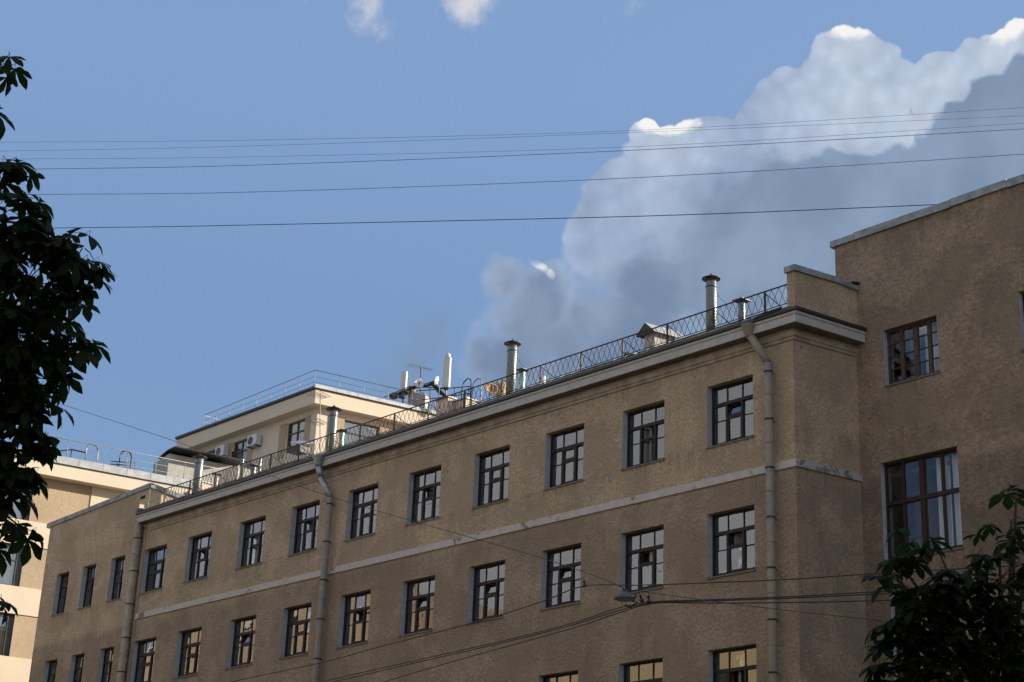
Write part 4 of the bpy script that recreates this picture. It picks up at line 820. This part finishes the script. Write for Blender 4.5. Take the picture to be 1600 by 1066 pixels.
tB = wire([(440, 1085, 37), (510, 1064, 36), (650, 1032, 33.5), (800, 998, 31), (900, 972, 29), (960, 952, 28), (1013, 941, 27), (1100, 937.5, 26), (1240, 932, 25), (1380, 924, 24), (1700, 905, 21)], .0095, 'middle trolley wire passing under the street lamp', 'trolley wires')
wire([(450, 1085, 37), (520, 1066, 36), (650, 1035.5, 33.5), (800, 1001, 31), (900, 975, 29), (960, 956, 28), (1013, 943, 27), (1100, 939.5, 26), (1240, 934.5, 25), (1380, 927.5, 24), (1700, 909, 21)], .0095, 'wire running just under the middle trolley wire', 'trolley wires')
tC = wire([(520, 1092, 37), (602, 1065, 36), (700, 1036, 34), (800, 1008, 31.5), (900, 980, 29.5), (960, 960, 28), (1020, 943, 27), (1100, 942.5, 26), (1240, 941.5, 25), (1390, 938, 24), (1700, 928, 21)], .0095, 'lowest trolley wire under the street lamp', 'trolley wires')
def insul(par, u, v0, v1, d, lean=0):
    a, b_ = at(u, v0, d), at(u+lean, v1, d); n = 7; prof = []
    m = MB(); m.tube([a, a.lerp(b_, .3), a.lerp(b_, .31), a.lerp(b_, .45), a.lerp(b_, .46), a.lerp(b_, .7), a.lerp(b_, .72), b_], [.008, .008, .024, .024, .014, .024, .034, .03], 8); m.build('insulator', MAT['black'], par)
insul(tA, 912, 903, 917, 29, 2); insul(tB, 998, 925, 941, 27, 6); insul(tC, 1013, 925, 943, 27, 1); insul(tB, 996, 927, 940, 27.2, -8)
MB().tube([at(976, 945, 27.4), at(985, 949, 27.4), at(996, 941, 27.4)], .02, 6).build('clamp', MAT['black'], tB)
lm = thing('street_lamp', 'blue-grey bell-shaped street lamp hanging from the span wire in front of the building', 'street lamp', at(976, 935, DL))
c = at(976, 937, DL); r = 16.5*DL/FPX
MB().lathe(c, [(r*.96, 0), (r, .008), (r*.93, .03), (r*.70, .068), (r*.46, .088), (r*.42, .10), (r*.30, .118), (r*.12, .13), (.01, .14)], 24).build('shade', MAT['lamp'], lm)
MB().lathe(c-ZZ*.012, [(r*.5, -.006), (r*.88, .006), (r*.9, .013)], 24).build('lens', MAT['lampg'], lm); MB().tube([c+ZZ*.13, at(973, 918, DL)], .010, 6).build('hanger', MAT['iron'], lm)
MB().obox(c+ZZ*.11-Vector((.02, .02, 0)), (.06, 0, 0), (0, .06, 0), (0, 0, .05)).build('terminal_box', MAT['lamp'], lm)

# ------------------------------------------------------------------ trees
def leaf_mesh(k, name='leaf', mat=None, nl=6, size=.17):
    rnd = random.Random(k); m = MB(); m.tube([(0, 0, .0), (.03, 0, .05), (.05, 0, .0)], .0025, 3, False)
    for i in range(nl):
        a = (i-(nl-1)/2)*math.radians(rnd.uniform(44, 54)); ln = size*(1-.30*abs(i-(nl-1)/2)/((nl-1)/2))*rnd.uniform(.88, 1.1); wd = ln*rnd.uniform(.19, .24); dr = rnd.uniform(.25, .75)
        d = Vector((math.cos(a), math.sin(a), 0)); s_ = Vector((-d.y, d.x, 0)); o = Vector((.05, 0, 0)); prev = None; n0 = len(m.v)
        st = [(0., .06), (.35, .62), (.68, 1.0), (.88, .62), (1.04, .0)]
        for t, w_ in st:
            c_ = o+d*ln*t*(1-.18*dr*t)-ZZ*(ln*t*t*dr*.75); m.v += [tuple(c_-s_*wd*w_+ZZ*.16*wd*w_), tuple(c_), tuple(c_+s_*wd*w_+ZZ*.16*wd*w_)]
        for q in range(4):
            b0 = n0+q*3
            if q < 3: m.f += [(b0, b0+3, b0+4, b0+1), (b0+1, b0+4, b0+5, b0+2)]; m.sm += [True]*2
            else: m.f += [(b0, b0+4, b0+1), (b0+1, b0+4, b0+2)]; m.sm += [True]*2
    return m.mesh(name, mat)
def tree(name, label, trunk, base_r, blobs, size, mat, seed, nleaf, droop=(.1, 1.0)):
    """blobs: (centre, radius, weight) of leafy twigs; limbs run from the trunk to each"""
    rnd = random.Random(seed); t = thing(name, label, 'tree', trunk[0])
    MB().tube(trunk, [base_r*(1-.6*i/(len(trunk)-1)) for i in range(len(trunk))], 12).build('trunk', MAT['bark'], t)
    metas = [leaf_mesh(seed*10+k, 'leaf', mat, 5+(k % 3), size*rnd.uniform(.85, 1.15)) for k in range(7)]; L_ = []; tw_ = MB(); root = Vector(trunk[-1])
    for (c, r, n) in blobs:
        c = Vector(c); k0 = min(trunk, key=lambda p: (Vector(p)-c).length); k0 = Vector(k0); mid = k0.lerp(c, .5)+ZZ*(c-k0).length*.08
        m = MB(); rr = .012+.012*(c-k0).length; m.tube([k0, mid, c], [rr, rr*.55, rr*.22], 6); m.build('branch', MAT['bark'], t)
        for _ in range(n):
            for _t in range(30):
                v = Vector((rnd.uniform(-1, 1), rnd.uniform(-1, 1), rnd.uniform(-1, 1)))
                if v.length < 1: break
            v = v*r; p = c+v; out = Vector((p.x-c.x, p.y-c.y, 0)); az = math.atan2(out.y, out.x)+rnd.uniform(-1, 1); L_.append((p, az, rnd.uniform(*droop), rnd.uniform(-.35, .35), rnd.randrange(7), rnd.uniform(.8, 1.15)))
            if rnd.random() < .6: tw_.tube([c.lerp(p, .15), c.lerp(p, .6)+ZZ*.02, p], [.006, .0045, .003], 4, False)
    tw_.build('twigs', MAT['stem'], t, kind='stuff')
    def vis(e_):
        u, v, z = px(e_[0]); return z > 0 and -30 < u < 1630 and -30 < v < 1096
    L_.sort(key=lambda e_: (not vis(e_), px(e_[0])[2])); MM = MB()
    loc0 = Vector(trunk[0])
    for i, (p, az, dr, ro, k, sc) in enumerate(L_):
        R3 = Matrix.Translation(p) @ Matrix.Rotation(az, 4, 'Z') @ Matrix.Rotation(dr, 4, 'Y') @ Matrix.Rotation(ro, 4, 'X') @ Matrix.Scale(sc, 4)
        if i < 298:
            o = bpy.data.objects.new('leaf', metas[k]); COL.objects.link(o); o.parent = t; o.matrix_local = Matrix.Translation(-loc0) @ R3
        else:
            n0 = len(MM.v); me = metas[k]; MM.v += [tuple(R3 @ v.co) for v in me.vertices]; MM.f += [tuple(n0+q for q in f.vertices) for f in me.polygons]; MM.sm += [True]*len(me.polygons)
    if MM.v: MM.build('foliage', mat, t, kind='stuff')
    return t
DA = 14.5
def bl(u, v, r, n, d=DA, dj=0): return (at(u, v, d+dj), r*d/FPX, n)
tb = at(-330, 900, DA+.3)
trunkA = [(tb.x, tb.y, 0), (tb.x+.1, tb.y, 2.2), (tb.x+.05, tb.y+.1, 4.2), (tb.x+.15, tb.y+.05, 6.2), (tb.x+.1, tb.y+.15, 8.0)]
blA = [bl(2, 100, 24, 9), bl(-45, 120, 45, 14), bl(-8, 175, 12, 3), bl(-60, 220, 60, 30), bl(8, 262, 34, 18), bl(14, 310, 46, 30), bl(40, 350, 48, 34), bl(-20, 380, 75, 60), bl(85, 385, 44, 34), bl(130, 385, 30, 14), bl(138, 425, 22, 9), bl(105, 430, 48, 34), bl(40, 440, 65, 60),
       bl(128, 470, 26, 10), bl(85, 490, 50, 34), bl(115, 530, 30, 12), bl(30, 510, 60, 55), bl(0, 570, 70, 70), bl(50, 560, 45, 34), bl(85, 560, 28, 10), bl(60, 615, 32, 22), bl(20, 640, 58, 56), bl(60, 670, 28, 18), bl(30, 710, 38, 36), bl(-20, 700, 60, 50), bl(0, 750, 38, 34),
       bl(42, 745, 22, 12), bl(-5, 800, 20, 9), bl(30, 822, 20, 8), bl(-10, 835, 20, 7), bl(-80, 450, 100, 90), bl(-90, 620, 100, 90), bl(-90, 300, 80, 60), bl(-12, 940, 16, 3)]
rn = random.Random(3)
for k in range(26): a = rn.uniform(0, 2*PI); rr = rn.uniform(.6, 2.2); blA.append((Vector((tb.x+math.cos(a)*rr, tb.y+math.sin(a)*rr, rn.uniform(4.2, 9.2))), .8, 45))
blA = [b_ for b_ in blA if b_[2] != 45 or px(b_[0])[0] < -190]
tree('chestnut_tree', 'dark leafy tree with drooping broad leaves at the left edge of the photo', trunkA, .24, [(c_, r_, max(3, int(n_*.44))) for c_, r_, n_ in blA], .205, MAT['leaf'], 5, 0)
DB = 13.0
def bm_(u, v, r, n, d=DB): return (at(u, v, d), r*d/FPX, n)
tb = at(1590, 1300, DB+.6)
trunkB = [(tb.x, tb.y, 0), (tb.x+.03, tb.y, 1.4), (tb.x, tb.y+.05, 2.6), (tb.x-.05, tb.y+.05, 3.6)]
blB = [bm_(1588, 770, 20, 6), bm_(1580, 812, 26, 9), bm_(1560, 850, 26, 10), bm_(1605, 850, 34, 18), bm_(1520, 870, 20, 8), bm_(1425, 842, 26, 8), bm_(1400, 872, 18, 6), bm_(1470, 868, 18, 7), bm_(1405, 905, 26, 14), bm_(1450, 915, 34, 26), bm_(1500, 925, 40, 36), bm_(1560, 905, 42, 40), bm_(1610, 930, 40, 30),
       bm_(1440, 965, 44, 40), bm_(1500, 980, 46, 44), bm_(1400, 975, 30, 16), bm_(1390, 1000, 20, 7), bm_(1560, 975, 32, 22), bm_(1420, 1020, 46, 40), bm_(1385, 1050, 22, 9), bm_(1480, 1040, 50, 50), bm_(1550, 1040, 46, 44), bm_(1605, 1050, 40, 30), bm_(1600, 1000, 22, 8), bm_(1450, 1090, 60, 60), bm_(1540, 1110, 60, 60), bm_(1630, 1100, 60, 50)]
for k in range(14): a = rn.uniform(0, 2*PI); rr = rn.uniform(.2, 1.3); blB.append((Vector((tb.x+math.cos(a)*rr, tb.y+math.sin(a)*rr, rn.uniform(2.6, 3.6))), .55, 40))
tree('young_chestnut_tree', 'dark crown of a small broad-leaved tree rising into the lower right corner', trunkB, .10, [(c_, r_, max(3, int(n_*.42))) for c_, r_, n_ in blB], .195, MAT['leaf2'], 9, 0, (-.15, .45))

# ------------------------------------------------------------------ houses across the street (seen in the window panes)
def opposite(x0, x1, zt_, mat, label):
    t = thing('opposite_building', label, 'building', (x0, -40, 0)); Lx = x1-x0; ops_ = []; n = int(Lx/3.4); nf = int((zt_-2)/3.7)
    for i in range(n):
        for j in range(nf): ops_.append((1.0+i*3.4, 2.5+i*3.4, 1.4+j*3.7, 3.5+j*3.7))
    w = wall_grid((x0, -40, 0), XX, Lx, 0, zt_, ops_, -YY, .3); w.f = [f[::-1] for f in w.f]; w.build('wall', MAT[mat], t); MB().box(x0, x1, -52, -40.45, 0, zt_-.05).build('block', MAT[mat], t)
    g = MB()
    for (a, b_, c, d) in ops_: g.box(x0+a, x0+b_, -40.35, -40.3, c, d)
    g.build('window', MAT['shopglass'], t, kind='stuff'); MB().box(x0-.2, x1+.2, -40.44, -39.5, zt_, zt_+.5).build('cornice', MAT['cornice'], t)
opposite(-64, 60, 22.5, 'yellow', 'yellow building across the street, seen only mirrored in the lower windows')
opposite(-150, -64.5, 27.5, 'pink', 'pinkish building across the street, seen only mirrored in the left windows')
print('objects', len(bpy.data.objects))
